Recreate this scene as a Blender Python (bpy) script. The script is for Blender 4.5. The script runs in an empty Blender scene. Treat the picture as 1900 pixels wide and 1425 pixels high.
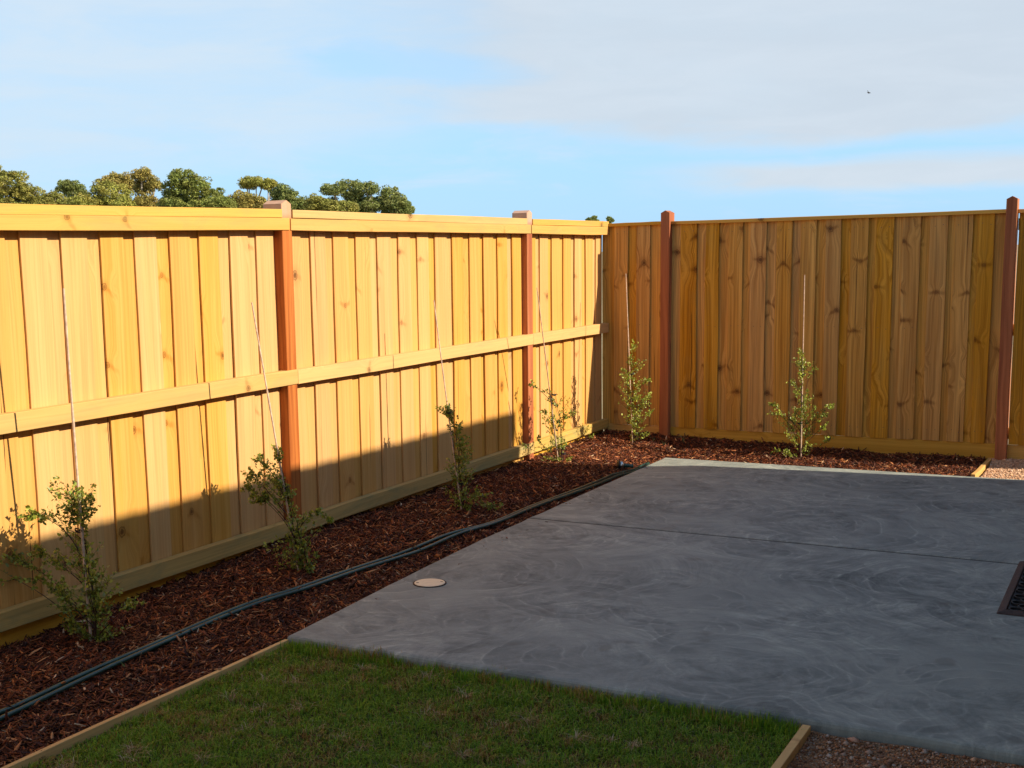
import bpy, math, random
import numpy as np
from mathutils import Vector, Matrix
R = math.radians
random.seed(7); rng = np.random.default_rng(7)
S = bpy.context.scene
COL = S.collection

# ------------------------------------------------------------------ camera
CAM = np.array([4.302, -10.613, 1.729])
YAW, PITCH, ROLL, FPX = 0.512, 0.150, -0.018, 2359.76          # focal length in pixels of a 1900 px wide frame
PPX, PPY = 950 - 127.65, 712.5 + 112.65                         # principal point (the photo is a crop)
_f = np.array([-math.sin(YAW)*math.cos(PITCH), math.cos(YAW)*math.cos(PITCH), -math.sin(PITCH)])
_r = np.array([math.cos(YAW), math.sin(YAW), 0.0]); _u = np.cross(_r, _f)
FW = _f
RT = math.cos(ROLL)*_r + math.sin(ROLL)*_u
UP = -math.sin(ROLL)*_r + math.cos(ROLL)*_u
cd = bpy.data.cameras.new('camera'); cam = bpy.data.objects.new('camera', cd); COL.objects.link(cam)
m = Matrix.Identity(4)
for i in range(3):
    m[i][0] = RT[i]; m[i][1] = UP[i]; m[i][2] = -FW[i]; m[i][3] = CAM[i]
cam.matrix_world = m
cd.sensor_width = 36; cd.lens = FPX/1900*36
cd.shift_x = 127.65/1900; cd.shift_y = 112.65/1900
cd.clip_start = 0.05; cd.clip_end = 3000
S.camera = cam

# ------------------------------------------------------------------ light
SUN = Vector((0.845, 0.110, 0.524)).normalized()                # towards the sun
EL = math.asin(SUN.z)
sd = bpy.data.lights.new('sun', 'SUN'); sd.energy = 4.15; sd.angle = R(0.55); sd.color = (1.0, 0.89, 0.70)
so = bpy.data.objects.new('sun', sd); COL.objects.link(so)
so.rotation_euler = SUN.to_track_quat('Z', 'Y').to_euler(); so.location = (20, 3, 12)
S.view_settings.view_transform = 'Standard'; S.view_settings.look = 'None'
S.view_settings.gamma = 1; S.view_settings.use_curve_mapping = False
S.view_settings.exposure = 0.95


class NT:
    """small helper round a node tree"""
    def __init__(s, tree): s.t = tree; s.n = tree.nodes; s.l = tree.links
    def new(s, kind, **kw):
        n = s.n.new(kind)
        for k, v in kw.items(): setattr(n, k, v)
        return n
    def put(s, sock, v):
        if hasattr(v, 'is_output') or isinstance(v, bpy.types.NodeSocket): s.l.new(v, sock)
        elif v is not None:
            if isinstance(v, (tuple, list)) and len(v) == 3 and sock.type == 'RGBA': v = (*v, 1)
            sock.default_value = v
    def m(s, op, a, b=None, c=None, clamp=False):
        n = s.new('ShaderNodeMath', operation=op); n.use_clamp = clamp
        s.put(n.inputs[0], a)
        if b is not None: s.put(n.inputs[1], b)
        if c is not None: s.put(n.inputs[2], c)
        return n.outputs[0]
    def add(s, a, b): return s.m('ADD', a, b)
    def mul(s, a, b): return s.m('MULTIPLY', a, b)
    def sub(s, a, b): return s.m('SUBTRACT', a, b)
    def sep(s, v):
        n = s.new('ShaderNodeSeparateXYZ'); s.put(n.inputs[0], v); return n.outputs
    def xyz(s, x=0.0, y=0.0, z=0.0):
        n = s.new('ShaderNodeCombineXYZ')
        for i, v in enumerate((x, y, z)): s.put(n.inputs[i], v)
        return n.outputs[0]
    def vm(s, op, a, b=None):
        n = s.new('ShaderNodeVectorMath', operation=op); s.put(n.inputs[0], a)
        if b is not None: s.put(n.inputs[1], b)
        return n.outputs[0]
    def noise(s, v, scale=1.0, detail=3.0, rough=.5, dist=0.0, dim='3D'):
        n = s.new('ShaderNodeTexNoise', noise_dimensions=dim); s.put(n.inputs['Vector'], v)
        n.inputs['Scale'].default_value = scale; n.inputs['Detail'].default_value = detail
        n.inputs['Roughness'].default_value = rough; n.inputs['Distortion'].default_value = dist
        return n.outputs[0]
    def vor(s, v, scale=1.0, feat='F1', dim='2D', rnd=1.0):
        n = s.new('ShaderNodeTexVoronoi', feature=feat, voronoi_dimensions=dim); s.put(n.inputs['Vector'], v)
        n.inputs['Scale'].default_value = scale; n.inputs['Randomness'].default_value = rnd
        return n.outputs
    def ss(s, v, a, b, lo=0.0, hi=1.0):
        n = s.new('ShaderNodeMapRange', interpolation_type='SMOOTHSTEP'); s.put(n.inputs[0], v)
        n.inputs[1].default_value = a; n.inputs[2].default_value = b
        n.inputs[3].default_value = lo; n.inputs[4].default_value = hi
        return n.outputs[0]
    def mix(s, f, a, b, mode='MIX'):
        n = s.new('ShaderNodeMix', data_type='RGBA', blend_type=mode); s.put(n.inputs[0], f)
        s.put(n.inputs[6], a); s.put(n.inputs[7], b); return n.outputs[2]
    def ramp(s, f, stops):
        n = s.new('ShaderNodeValToRGB'); s.put(n.inputs[0], f); e = n.color_ramp.elements
        while len(e) < len(stops): e.new(.5)
        for k, (p, c) in zip(e, stops): k.position = p; k.color = (*c, 1)
        return n.outputs[0]
    def bump(s, h, strength=.3, dist=.01):
        n = s.new('ShaderNodeBump'); s.put(n.inputs['Height'], h)
        n.inputs['Strength'].default_value = strength; n.inputs['Distance'].default_value = dist
        return n.outputs[0]
    def coord(s, which='Object'): return s.new('ShaderNodeTexCoord').outputs[which]
    def rand(s): return s.new('ShaderNodeObjectInfo').outputs['Random']


def material(name):
    mt = bpy.data.materials.new(name); mt.use_nodes = True
    t = NT(mt.node_tree); bs = mt.node_tree.nodes['Principled BSDF']
    return mt, t, bs


def plain(name, col, rough=.6, spec=.5, metal=0.0, var=.12, vscale=9.0):
    mt, t, bs = material(name)
    n = t.noise(t.coord(), vscale, 4, .6)
    k = t.ss(n, .3, .7, 1-var, 1+var)
    c = t.new('ShaderNodeMix', data_type='RGBA', blend_type='MULTIPLY'); c.inputs[0].default_value = 1
    t.put(c.inputs[6], col); g = t.new('ShaderNodeCombineColor')
    for i in range(3): t.put(g.inputs[i], k)
    t.put(c.inputs[7], g.outputs[0])
    t.put(bs.inputs['Base Color'], c.outputs[2])
    bs.inputs['Roughness'].default_value = rough; bs.inputs['Metallic'].default_value = metal
    bs.inputs['Specular IOR Level'].default_value = spec
    return mt


# ------------------------------------------------------------------ world: Nishita sky with a thin broken cloud sheet
W = bpy.data.worlds.new('World'); S.world = W; W.use_nodes = True
t = NT(W.node_tree); bg = W.node_tree.nodes['Background']
sky = t.new('ShaderNodeTexSky', sky_type='NISHITA'); sky.sun_disc = False
sky.sun_elevation = EL; sky.sun_rotation = math.atan2(SUN.x, SUN.y)
sky.air_density = 1.0; sky.dust_density = 0.35; sky.ozone_density = 2.2; sky.altitude = 50
d = t.coord('Generated'); dx, dy, dz = t.sep(d)
az = t.mul(t.m('ARCTAN2', dx, dy), 57.2958)                     # degrees, + to the right of +y
el = t.mul(t.m('ARCSINE', dz), 57.2958)
lw = t.noise(t.xyz(t.mul(az, .05), t.mul(el, .16), 3.1), 1.0, 5, .55)
fine = t.noise(t.xyz(t.mul(az, .13), t.mul(el, .62), 9.7), 1.0, 7, .62, .4)
w1 = t.mul(t.sub(lw, .5), 7.0); w2 = t.mul(t.sub(fine, .5), 1.9)
wob = t.add(w1, w2)
# thick sheet: its ragged lower edge hangs at about five degrees, lower to the right
edge = t.add(4.6, t.mul(t.add(az, 18.0), -.050))
sheet = t.ss(t.add(t.sub(el, edge), t.mul(wob, .75)), -.35, 1.0)
side = t.ss(t.add(az, t.mul(w2, 3.0)), -35.0, -25.0)
sheet = t.mul(t.mul(sheet, side), t.ss(t.add(el, t.mul(wob, 3.0)), 17.0, 38.0, 1.0, .0))
# rift between the thick sheet and the veil
rx = t.m('DIVIDE', t.add(az, 30.5), 6.5)
ry = t.m('DIVIDE', t.sub(el, t.add(8.0, t.mul(t.add(az, 30.5), -.10))), .95)
rift = t.m('SQRT', t.add(t.mul(rx, rx), t.mul(ry, ry)))
rift = t.ss(t.add(rift, t.mul(w2, .60)), .35, 1.15, 1.0, 0.0)
veil = t.ss(t.add(t.sub(el, t.add(1.3, t.mul(t.add(az, 52.0), .17))), t.mul(w2, 1.5)), -1.4, 2.8, 0.0, .84)
veil = t.mul(t.mul(veil, t.ss(fine, .25, .7, .66, 1.0)), t.ss(t.add(el, t.mul(wob, 3.0)), 17.0, 38.0, 1.0, .1))
low = t.mul(t.ss(t.m('ABSOLUTE', t.sub(t.add(el, t.mul(w2, .55)), 2.9)), .25, 1.0, 1.0, 0.0), t.ss(t.add(az, t.mul(w2, 4.0)), -23.0, -15.0))
pale = t.ss(fine, .46, .74, 0.0, .50)
veil = t.m('MAXIMUM', veil, pale)
veil = t.m('MAXIMUM', veil, low)
cover = t.m('MAXIMUM', t.mul(sheet, .93), veil)
cover = t.mul(cover, t.sub(1.0, t.mul(rift, .62)))
skyc = sky.outputs[0]
skyc = t.mix(t.ss(el, -1.0, 24.0, .85, .0), skyc, (1.85, 3.58, 5.50))
cloudc = t.mix(t.m('MAXIMUM', t.mul(low, .6), t.mul(sheet, t.ss(lw, .35, .62, .6, 1.0))), (3.40, 4.10, 4.72), (3.25, 3.66, 4.12))
cloudc = t.mix(t.ss(fine, .35, .72, 0, .30), cloudc, (4.0, 4.35, 4.75))
t.put(bg.inputs[0], t.mix(cover, skyc, cloudc)); bg.inputs[1].default_value = .100

# ------------------------------------------------------------------ helpers
def ray(px, py): return FW + RT*(px-PPX)/FPX - UP*(py-PPY)/FPX
def hit(px, py, axis, val):
    dd = ray(px, py); k = (val-CAM[axis])/dd[axis]; return CAM + k*dd
def facing(px, py, base, depth=0.0):
    """point seen at px,py on the upright plane through base that faces the yard's viewpoint, pushed back by depth"""
    n = np.array([FW[0], FW[1], 0]); n /= np.linalg.norm(n)
    dd = ray(px, py); k = ((np.array(base)+n*depth-CAM) @ n)/(dd @ n); return CAM + k*dd

def tag(o, label=None, cat=None, group=None, kind=None):
    if label: o['label'] = label
    if cat: o['category'] = cat
    if group: o['group'] = group
    if kind: o['kind'] = kind
    return o
def empty(name, loc, **kw):
    o = bpy.data.objects.new(name, None); o.location = loc; o.empty_display_size = .1; COL.objects.link(o); return tag(o, **kw)
def mesh_obj(name, verts, faces, mat, parent=None, cols=None, smooth=False):
    me = bpy.data.meshes.new(name); me.from_pydata([tuple(map(float, v)) for v in verts], [], faces)
    return link_mesh(name, me, mat, parent, smooth)
def link_mesh(name, me, mat, parent=None, smooth=False):
    if mat and not me.materials: me.materials.append(mat)
    if smooth: me.polygons.foreach_set('use_smooth', [True]*len(me.polygons))
    me.update(); o = bpy.data.objects.new(name, me); COL.objects.link(o)
    if parent: attach(o, parent)
    return o
def attach(o, parent):
    o.parent = parent; o.matrix_parent_inverse = Matrix.Translation(parent.location).inverted()
def np_mesh(name, V, F, mat, cols=None, parent=None, smooth=False):
    """V (n,3), F (m,k) with k = 3 or 4; cols (n,3) point colours"""
    me = bpy.data.meshes.new(name); n, mF, k = len(V), len(F), F.shape[1]
    me.vertices.add(n); me.vertices.foreach_set('co', V.astype(np.float32).ravel())
    me.loops.add(mF*k); me.loops.foreach_set('vertex_index', F.astype(np.int32).ravel())
    me.polygons.add(mF); me.polygons.foreach_set('loop_start', np.arange(0, mF*k, k, dtype=np.int32))
    me.polygons.foreach_set('loop_total', np.full(mF, k, dtype=np.int32))
    if cols is not None:
        a = me.attributes.new('Col', 'FLOAT_COLOR', 'POINT')
        a.data.foreach_set('color', np.concatenate([cols, np.ones((n, 1))], 1).astype(np.float32).ravel())
    me.update(calc_edges=True); me.validate()
    return link_mesh(name, me, mat, parent, smooth)

def box_bits(bits):
    V = []; F = []
    for (x0, y0, z0, x1, y1, z1) in bits:
        b = len(V)
        V += [(x0, y0, z0), (x1, y0, z0), (x1, y1, z0), (x0, y1, z0), (x0, y0, z1), (x1, y0, z1), (x1, y1, z1), (x0, y1, z1)]
        F += [tuple(b+i for i in q) for q in ((0, 3, 2, 1), (4, 5, 6, 7), (0, 1, 5, 4), (1, 2, 6, 5), (2, 3, 7, 6), (3, 0, 4, 7))]
    return V, F

def tube(pts, rad, sides=6, V=None, F=None, cap=True):
    V = [] if V is None else V; F = [] if F is None else F
    pts = [Vector(p) for p in pts]; n = len(pts); b0 = len(V)
    up = Vector((0.13, .21, 1)).normalized()
    for i, p in enumerate(pts):
        tg = (pts[min(i+1, n-1)]-pts[max(i-1, 0)]).normalized()
        ref = up if abs(tg.dot(up)) < .95 else Vector((1, 0, 0))
        a = tg.cross(ref).normalized(); b = tg.cross(a)
        r = rad[i] if hasattr(rad, '__len__') else rad
        for k in range(sides):
            w = 2*math.pi*k/sides; V.append(tuple(p + a*r*math.cos(w) + b*r*math.sin(w)))
    for i in range(n-1):
        for k in range(sides):
            k2 = (k+1) % sides; F.append((b0+i*sides+k, b0+i*sides+k2, b0+(i+1)*sides+k2, b0+(i+1)*sides+k))
    if cap:
        F.append(tuple(b0+k for k in range(sides))[::-1]); F.append(tuple(b0+(n-1)*sides+k for k in range(sides)))
    return V, F

def bez(p0, p1, p2, n):
    return [np.array(p0)*(1-s)**2 + 2*np.array(p1)*s*(1-s) + np.array(p2)*s*s for s in np.linspace(0, 1, n)]

# ---- sawn timber: one board, length along local Z, width along local X, thickness along local Y, yard face at -Y
def board_mesh(L, w, th, seg=8, jit=.0015, cham=.0015, bow=0.0, taper=0.0, peak=0.0, twist=0.0):
    V = []; F = []
    ph = random.uniform(0, 9); ph2 = random.uniform(0, 9)
    zs = [L*i/seg for i in range(seg+1)]
    for z in zs:
        s = z/L
        jl = jit*(math.sin(ph+s*5)+.6*math.sin(ph2+s*13)); jr = jit*(math.sin(ph2+s*4)+.6*math.sin(ph+s*11))
        ww = w*(1+taper*(s-.5)); x0, x1 = -ww/2+jl, ww/2+jr
        yb = bow*(4*s*(1-s)) ; y0, y1 = -th/2+yb, th/2+yb
        tw = twist*(s-.5)
        c = cham
        for (x, y) in ((x0+c, y0), (x1-c, y0), (x1, y0+c), (x1, y1-c), (x1-c, y1), (x0+c, y1), (x0, y1-c), (x0, y0+c)):
            V.append((x, y + tw*x, z))
    for i in range(seg):
        for k in range(8):
            k2 = (k+1) % 8; F.append((i*8+k, i*8+k2, (i+1)*8+k2, (i+1)*8+k))
    F.append(tuple(range(8))[::-1])
    if peak:                                                     # weathered gable top: ridge along the thickness
        b = len(V); top = seg*8
        V += [(0, -th/2, L+peak), (0, th/2, L+peak)]
        F += [(top+0, top+1, b), (top+1, top+2, top+3, top+4, b+1, b), (top+4, top+5, b+1), (top+5, top+6, top+7, top+0, b, b+1)]
    else: F.append(tuple(range(seg*8, seg*8+8)))
    return V, F
AX_LEFT = Matrix(((0, -1, 0), (1, 0, 0), (0, 0, 1)))             # upright board in the left fence, yard face to +x
AX_BACK = Matrix.Identity(3)                                     # upright board in the back fence, yard face to -y
AX_RAILL = Matrix(((0, -1, 0), (0, 0, -1), (1, 0, 0)))           # lying timber, length running towards -y, yard face +x
AX_RAILB = Matrix(((0, 0, -1), (0, 1, 0), (1, 0, 0)))            # lying timber, length running towards -x, yard face -y
def place(name, VF, mat, loc, ax, parent, extra=None):
    o = mesh_obj(name, VF[0], VF[1], mat)
    rot = ax.to_4x4()
    if extra is not None: rot = extra.to_4x4() @ rot
    o.matrix_world = Matrix.Translation(Vector([float(a) for a in loc])) @ rot
    o.parent = parent; o.matrix_parent_inverse = Matrix.Translation(parent.location).inverted()
    return o

# ------------------------------------------------------------------ materials
def wood(name, light, mid, dark, band=.5, grain=.35, knots=.5, crack=0.0, green=0.0, rough=.75, saw=.0, knotcol=(.10, .035, .008), vary=.16, top=0.0):
    mt, t, bs = material(name)
    o = t.coord('Object'); x, y, z = t.sep(o); r = t.rand()
    off = t.mul(r, 61.7); x1 = t.add(x, off); z1 = t.add(z, t.mul(r, 173.0))
    # knots: one voronoi cell about 0.19 x 0.42 m
    kv = t.xyz(t.mul(x1, 5.2), t.mul(z1, 2.4), 0)
    vo = t.vor(kv, 1.0); dist, vcol, vpos = vo[0], vo[1], vo[2]
    cr, cg, cb = t.sep(vcol)
    gate = t.m('LESS_THAN', cr, knots)
    px_, py_, _ = t.sep(vpos)
    ddx = t.m('DIVIDE', t.sub(t.mul(x1, 5.2), px_), 5.2); ddz = t.m('DIVIDE', t.sub(t.mul(z1, 2.4), py_), 2.4)
    kd = t.m('SQRT', t.add(t.mul(ddx, ddx), t.mul(t.mul(ddz, ddz), .7))); kd = t.mul(kd, t.ss(cb, 0, 1, 1.5, .62))            # metres
    kd = t.add(kd, t.mul(t.sub(t.noise(t.xyz(x1, z1, 0), 60, 2), .5), .010))
    swirl = t.mul(t.ss(kd, .0, .11, 1.0, 0.0), gate)
    # bend the grain round the knot
    xw = t.add(x1, t.mul(t.sub(t.noise(t.xyz(t.mul(x1, 5), t.mul(z1, .9), 2.2), 1.0, 2), .5), .055))
    xw = t.add(xw, t.mul(swirl, t.mul(ddx, 1.1)))
    xw = t.add(xw, t.mul(swirl, t.mul(t.sub(t.noise(t.xyz(t.mul(x1, 9), t.mul(z1, 14), 5), 1, 2), .5), .03)))
    b1 = t.noise(t.xyz(t.mul(xw, 16), t.mul(y, 6), t.mul(z1, .35)), 1.0, 3, .6)
    g1 = t.noise(t.xyz(t.mul(xw, 75), t.mul(y, 40), t.mul(z1, 1.1)), 1.0, 4, .62)
    g2 = t.noise(t.xyz(t.mul(x1, 380), t.mul(y, 200), t.mul(z1, 9)), 1.0, 2, .6)
    bands = t.ss(b1, .34, .66); gr = t.ss(g1, .35, .7)
    c = t.mix(t.mul(bands, band), light, mid)
    c = t.mix(t.mul(gr, grain), c, dark)
    c = t.mix(t.ss(g2, .55, .8, 0, .22*min(1, grain*2)), c, dark)
    # knots with a brown wing
    wingz = t.m('ABSOLUTE', t.add(t.sub(ddz, t.mul(t.m('ABSOLUTE', ddx), t.mul(t.sub(cg, .62), 1.6))), t.mul(t.sub(t.noise(t.xyz(t.mul(x1, 30), t.mul(z1, 22), 4), 1.0, 3), .5), .030)))
    wing = t.mul(t.mul(t.ss(wingz, .002, .022, 1, 0), t.ss(t.m('ABSOLUTE', ddx), .03, .085, 1, 0)), gate)
    c = t.mix(t.mul(wing, t.ss(g1, .3, .65, .35, .95)), c, dark)
    halo = t.mul(t.ss(kd, .012, .045, 1, 0), gate)
    c = t.mix(t.mul(halo, .45), c, dark)
    core = t.mul(t.ss(kd, .005, .0125, 1, 0), t.mul(gate, t.ss(cb, .2, .8, .35, 1)))
    c = t.mix(t.mul(core, .8), c, knotcol)
    ring = t.mul(t.ss(t.m('ABSOLUTE', t.sub(kd, .0135)), .0006, .0035, 1, 0), gate)
    c = t.mix(t.mul(ring, .6), c, knotcol)
    if crack:
        cx = t.sub(x, t.add(t.mul(t.sub(t.m('FRACT', t.mul(r, 7.31)), .5), .07), t.mul(t.sub(t.noise(t.xyz(0, 0, z1), 3.2, 3), .5), .018)))
        seg = t.ss(t.noise(t.xyz(3.3, 0, z1), 1.25, 1), .50, .60)
        wdt = t.m('MAXIMUM', t.mul(seg, .0028), .00001)
        ck = t.m('LESS_THAN', t.m('ABSOLUTE', cx), wdt)
        ck = t.mul(t.mul(ck, t.m('GREATER_THAN', seg, .05)), t.m('LESS_THAN', t.m('FRACT', t.mul(r, 13.7)), crack))
        c = t.mix(t.mul(ck, .88), c, (.035, .008, .002))
    if green:
        gn = t.noise(t.xyz(t.mul(x1, 9), 1, t.mul(z1, 2.2)), 1.0, 4, .6, .5)
        c = t.mix(t.ss(gn, .44, .68, 0, green), c, (.21, .23, .105))
    # each board its own shade
    hs = t.new('ShaderNodeHueSaturation'); t.put(hs.inputs['Color'], c)
    t.put(hs.inputs['Value'], t.ss(t.m('FRACT', t.mul(r, 5.13)), 0, 1, 1-vary, 1+vary*.6))
    t.put(hs.inputs['Saturation'], t.ss(t.m('FRACT', t.mul(r, 9.77)), 0, 1, .92, 1.06))
    t.put(hs.inputs['Hue'], t.ss(t.m('FRACT', t.mul(r, 3.77)), 0, 1, .4975, .502))
    if top: t.put(hs.inputs['Color'], t.mix(t.mul(t.ss(z, top-.05, top+.02), t.ss(b1, .2, .6, .45, .8)), c, (.62, .40, .27)))
    # dust and pale resin marks
    dn = t.noise(t.xyz(t.mul(x1, 26), 1, t.mul(z1, 7)), 1.0, 5, .7)
    cc = t.mix(t.ss(dn, .66, .82, 0, .30), hs.outputs[0], (.64, .50, .27))
    t.put(bs.inputs['Base Color'], cc)
    bs.inputs['Roughness'].default_value = rough; bs.inputs['Specular IOR Level'].default_value = .22
    h = t.add(t.mul(g1, .5), t.mul(g2, .3))
    if saw:
        sw = t.noise(t.xyz(t.mul(x1, 5), 1, t.mul(t.add(z1, t.mul(x, .08)), 210)), 1.0, 2, .6)
        h = t.add(h, t.mul(sw, saw))
    t.put(bs.inputs['Normal'], t.bump(h, .35, .0016))
    return mt

M = {}
M['pal_l'] = wood('smooth_pine', (.63, .350, .104), (.60, .305, .075), (.43, .185, .040), band=.80, grain=.42, knots=.26, vary=.035, crack=.10)
M['pal_b'] = wood('rough_sawn_pine', (.74, .395, .082), (.58, .275, .040), (.24, .088, .010), band=.95, grain=.62, knots=.62, crack=.34, saw=.55, vary=.09, green=.10)
M['rail'] = wood('rail_pine', (.64, .365, .108), (.60, .325, .082), (.42, .21, .050), band=.5, grain=.30, knots=.16, green=.28, vary=.05)
M['post_b'] = wood('weathered_red_hardwood', (.52, .185, .062), (.38, .110, .034), (.17, .040, .012), band=.85, grain=.62, knots=.0, vary=.10, rough=.65)
M['rail_low'] = wood('stained_rail_pine', (.60, .38, .110), (.48, .30, .085), (.28, .17, .042), band=.6, grain=.45, knots=.2, green=.60, vary=.05)
M['plinth'] = wood('plinth_pine', (.70, .39, .080), (.58, .29, .048), (.36, .16, .025), band=.6, grain=.35, knots=.25, vary=.08)
M['post'] = wood('red_hardwood', (.54, .170, .038), (.40, .094, .018), (.18, .032, .006), band=.85, grain=.62, knots=.0, vary=.10, rough=.6, top=2.05)
M['edging'] = wood('edging_pine', (.74, .46, .18), (.62, .36, .12), (.40, .20, .07), band=.5, grain=.35, knots=.2, vary=.06)

def concrete():
    mt, t, bs = material('trowelled_concrete')
    o = t.coord('Object'); x, y, z = t.sep(o)
    wx = t.add(x, t.mul(t.sub(t.noise(o, 1.3, 2), .5), .30)); wy = t.add(y, t.mul(t.sub(t.noise(t.vm('ADD', o, (9, 4, 1)), 1.3, 2), .5), .30))
    acc = None; height = None
    for i, (sc, fr, off) in enumerate(((.80, 62, 0.0), (1.20, 52, 4.7), (1.9, 44, 11.3))):
        v = t.xyz(t.add(wx, off), t.add(wy, off*.37), 0)
        vo = t.vor(v, sc); pxx, pyy, _ = t.sep(vo[2])
        ax = t.sub(t.add(wx, off), pxx); ay = t.sub(t.add(wy, off*.37), pyy)
        rad = t.m('SQRT', t.add(t.mul(ax, ax), t.mul(ay, ay))); ang = t.m('ARCTAN2', ay, ax)
        cr = t.sep(vo[1])[0]
        n = t.noise(t.xyz(t.mul(rad, fr), t.mul(ang, 4.2), t.mul(cr, 40)), 1.0, 5, .70)
        broad = t.noise(t.xyz(t.mul(rad, fr*.20), t.mul(ang, 1.3), t.mul(cr, 17)), 1.0, 3, .55)
        fade = t.mul(t.ss(vo[0], .95, .35), 1.0)
        k = t.mul(t.add(t.mul(t.sub(n, .5), .85), t.mul(t.sub(broad, .5), 1.0)), t.ss(t.noise(t.vm('ADD', o, (3.0*i, 7.0, 1.0)), 1.1, 2), .38, .60, .12, 1.15))
        # the sweep of the trowel: a plate-wide arc with a crisp pale rim, seen only along part of its turn
        part = t.ss(t.noise(t.xyz(t.mul(ang, .9), t.mul(cr, 31), 2.0), 1.0, 2), .44, .60)
        for r0, am in ((.20/sc, .36), (.32/sc, .42), (.44/sc, .34)):
            dr = t.sub(rad, t.add(r0, t.mul(t.sub(t.noise(t.xyz(ang, t.mul(cr, 9), r0*7), 1.4, 2), .5), .10)))
            rim = t.ss(t.m('ABSOLUTE', dr), .0, .012, 1, 0); inner = t.mul(t.ss(dr, -.16, -.002), t.m('LESS_THAN', dr, 0.0))
            k = t.add(k, t.mul(t.mul(t.sub(t.mul(rim, .75), t.mul(inner, .55)), am), part))
        acc = k if acc is None else t.add(acc, k)
    brush = t.noise(t.xyz(t.mul(x, 30), t.mul(y, 120), 0), 1.0, 3, .6)
    spk = t.noise(o, 420, 2, .7)
    blot = t.noise(o, 1.6, 4, .6); blot2 = t.noise(t.vm('ADD', o, (5, 8, 2)), 5.5, 2, .5)
    val = t.add(.5, t.mul(acc, .52)); val = t.add(val, t.mul(t.sub(blot, .5), .55))
    val = t.add(val, t.mul(t.sub(brush, .5), .16)); val = t.add(val, t.mul(t.sub(spk, .5), .55))
    c = t.ramp(val, [(0.0, (.100, .112, .102)), (.36, (.207, .225, .203)), (.62, (.312, .330, .288)), (1.0, (.56, .57, .48))])
    c = t.mix(t.ss(blot2, .66, .74, 0, .35), c, (.13, .118, .098))
    t.put(bs.inputs['Base Color'], c); bs.inputs['Roughness'].default_value = .78; bs.inputs['Specular IOR Level'].default_value = .3
    t.put(bs.inputs['Normal'], t.bump(t.add(t.mul(acc, .5), t.mul(spk, .3)), .5, .003))
    return mt
M['concrete'] = concrete()

def attr_mat(name, rough=.7, spec=.2, trans=0.0, bump=0.0):
    mt, t, bs = material(name)
    a = t.new('ShaderNodeAttribute'); a.attribute_name = 'Col'; t.put(bs.inputs['Base Color'], a.outputs[0])
    bs.inputs['Roughness'].default_value = rough; bs.inputs['Specular IOR Level'].default_value = spec
    if bump:
        n = t.noise(t.coord(), 300, 3, .7); t.put(bs.inputs['Normal'], t.bump(n, bump, .002))
    if trans:
        tr = t.new('ShaderNodeBsdfTranslucent'); t.put(tr.inputs[0], a.outputs[0])
        mx = t.new('ShaderNodeMixShader'); mx.inputs[0].default_value = trans
        t.l.new(bs.outputs[0], mx.inputs[1]); t.l.new(tr.outputs[0], mx.inputs[2])
        t.l.new(mx.outputs[0], mt.node_tree.nodes['Material Output'].inputs[0])
    return mt
M['chips'] = attr_mat('bark_chips', .65, .3, bump=.4)
M['grass'] = attr_mat('grass_blades', .55, .25, .25)
M['leaf'] = attr_mat('shrub_leaf', .42, .4, .28)
M['gum'] = attr_mat('tree_leaf', .6, .2, .22)
M['stone'] = attr_mat('crushed_stone', .85, .2, bump=.5)
def ground_mat(name, a, b, scale):
    mt, t, bs = material(name); o = t.coord('Object')
    n = t.noise(o, scale, 6, .65); n2 = t.noise(o, scale*14, 3, .6)
    t.put(bs.inputs['Base Color'], t.mix(t.ss(t.add(t.mul(n, .6), t.mul(n2, .4)), .35, .65), a, b)); bs.inputs['Roughness'].default_value = .95
    bs.inputs['Specular IOR Level'].default_value = .1
    t.put(bs.inputs['Normal'], t.bump(n2, .6, .01)); return mt
M['soil'] = ground_mat('bark_fines', (.035, .012, .006), (.085, .030, .014), 30)
M['lawn'] = ground_mat('lawn_soil', (.045, .045, .014), (.075, .055, .022), 18)
M['land'] = ground_mat('dry_ground', (.34, .27, .17), (.25, .22, .12), .4)
M['grit'] = ground_mat('gravel_fines', (.20, .115, .062), (.30, .185, .11), 12)
M['grit2'] = ground_mat('pink_gravel_fines', (.42, .26, .155), (.56, .38, .25), 14)
M['cane'] = plain('bamboo_cane', (.58, .40, .28), .55, .4, vscale=40, var=.25)
M['stem'] = plain('dark_stem', (.050, .022, .014), .6, .3, vscale=60, var=.3)
M['tie'] = plain('black_tie', (.008, .008, .012), .5, .4)
M['joint'] = plain('dirty_joint_sealant', (.022, .020, .018), .85, .2, vscale=25, var=.4)
M['hose'] = plain('green_hose', (.018, .060, .048), .30, .55, vscale=14, var=.25)
M['metal'] = plain('dull_chrome', (.62, .60, .56), .28, .5, 1.0)
M['blackp'] = plain('black_plastic', (.012, .013, .014), .45, .5)
M['drain'] = plain('cream_plastic', (.84, .71, .50), .5, .4, var=.06, vscale=30)
M['rubber'] = plain('black_rubber', (.016, .014, .013), .6, .35)
M['matedge'] = plain('worn_brown_rubber', (.060, .036, .028), .7, .3, vscale=50, var=.3)
M['bark'] = plain('gum_bark', (.42, .36, .28), .8, .2, vscale=3, var=.35)
M['render'] = plain('wall_render', (.34, .30, .25), .9, .2, var=.05, vscale=4)
M['fascia'] = plain('grey_fascia', (.20, .20, .20), .6, .3, var=.04)
M['glass'] = plain('dark_glass', (.02, .025, .03), .08, .6, var=.0)
M['nail'] = plain('galvanised_nail', (.10, .08, .06), .5, .4)

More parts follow.
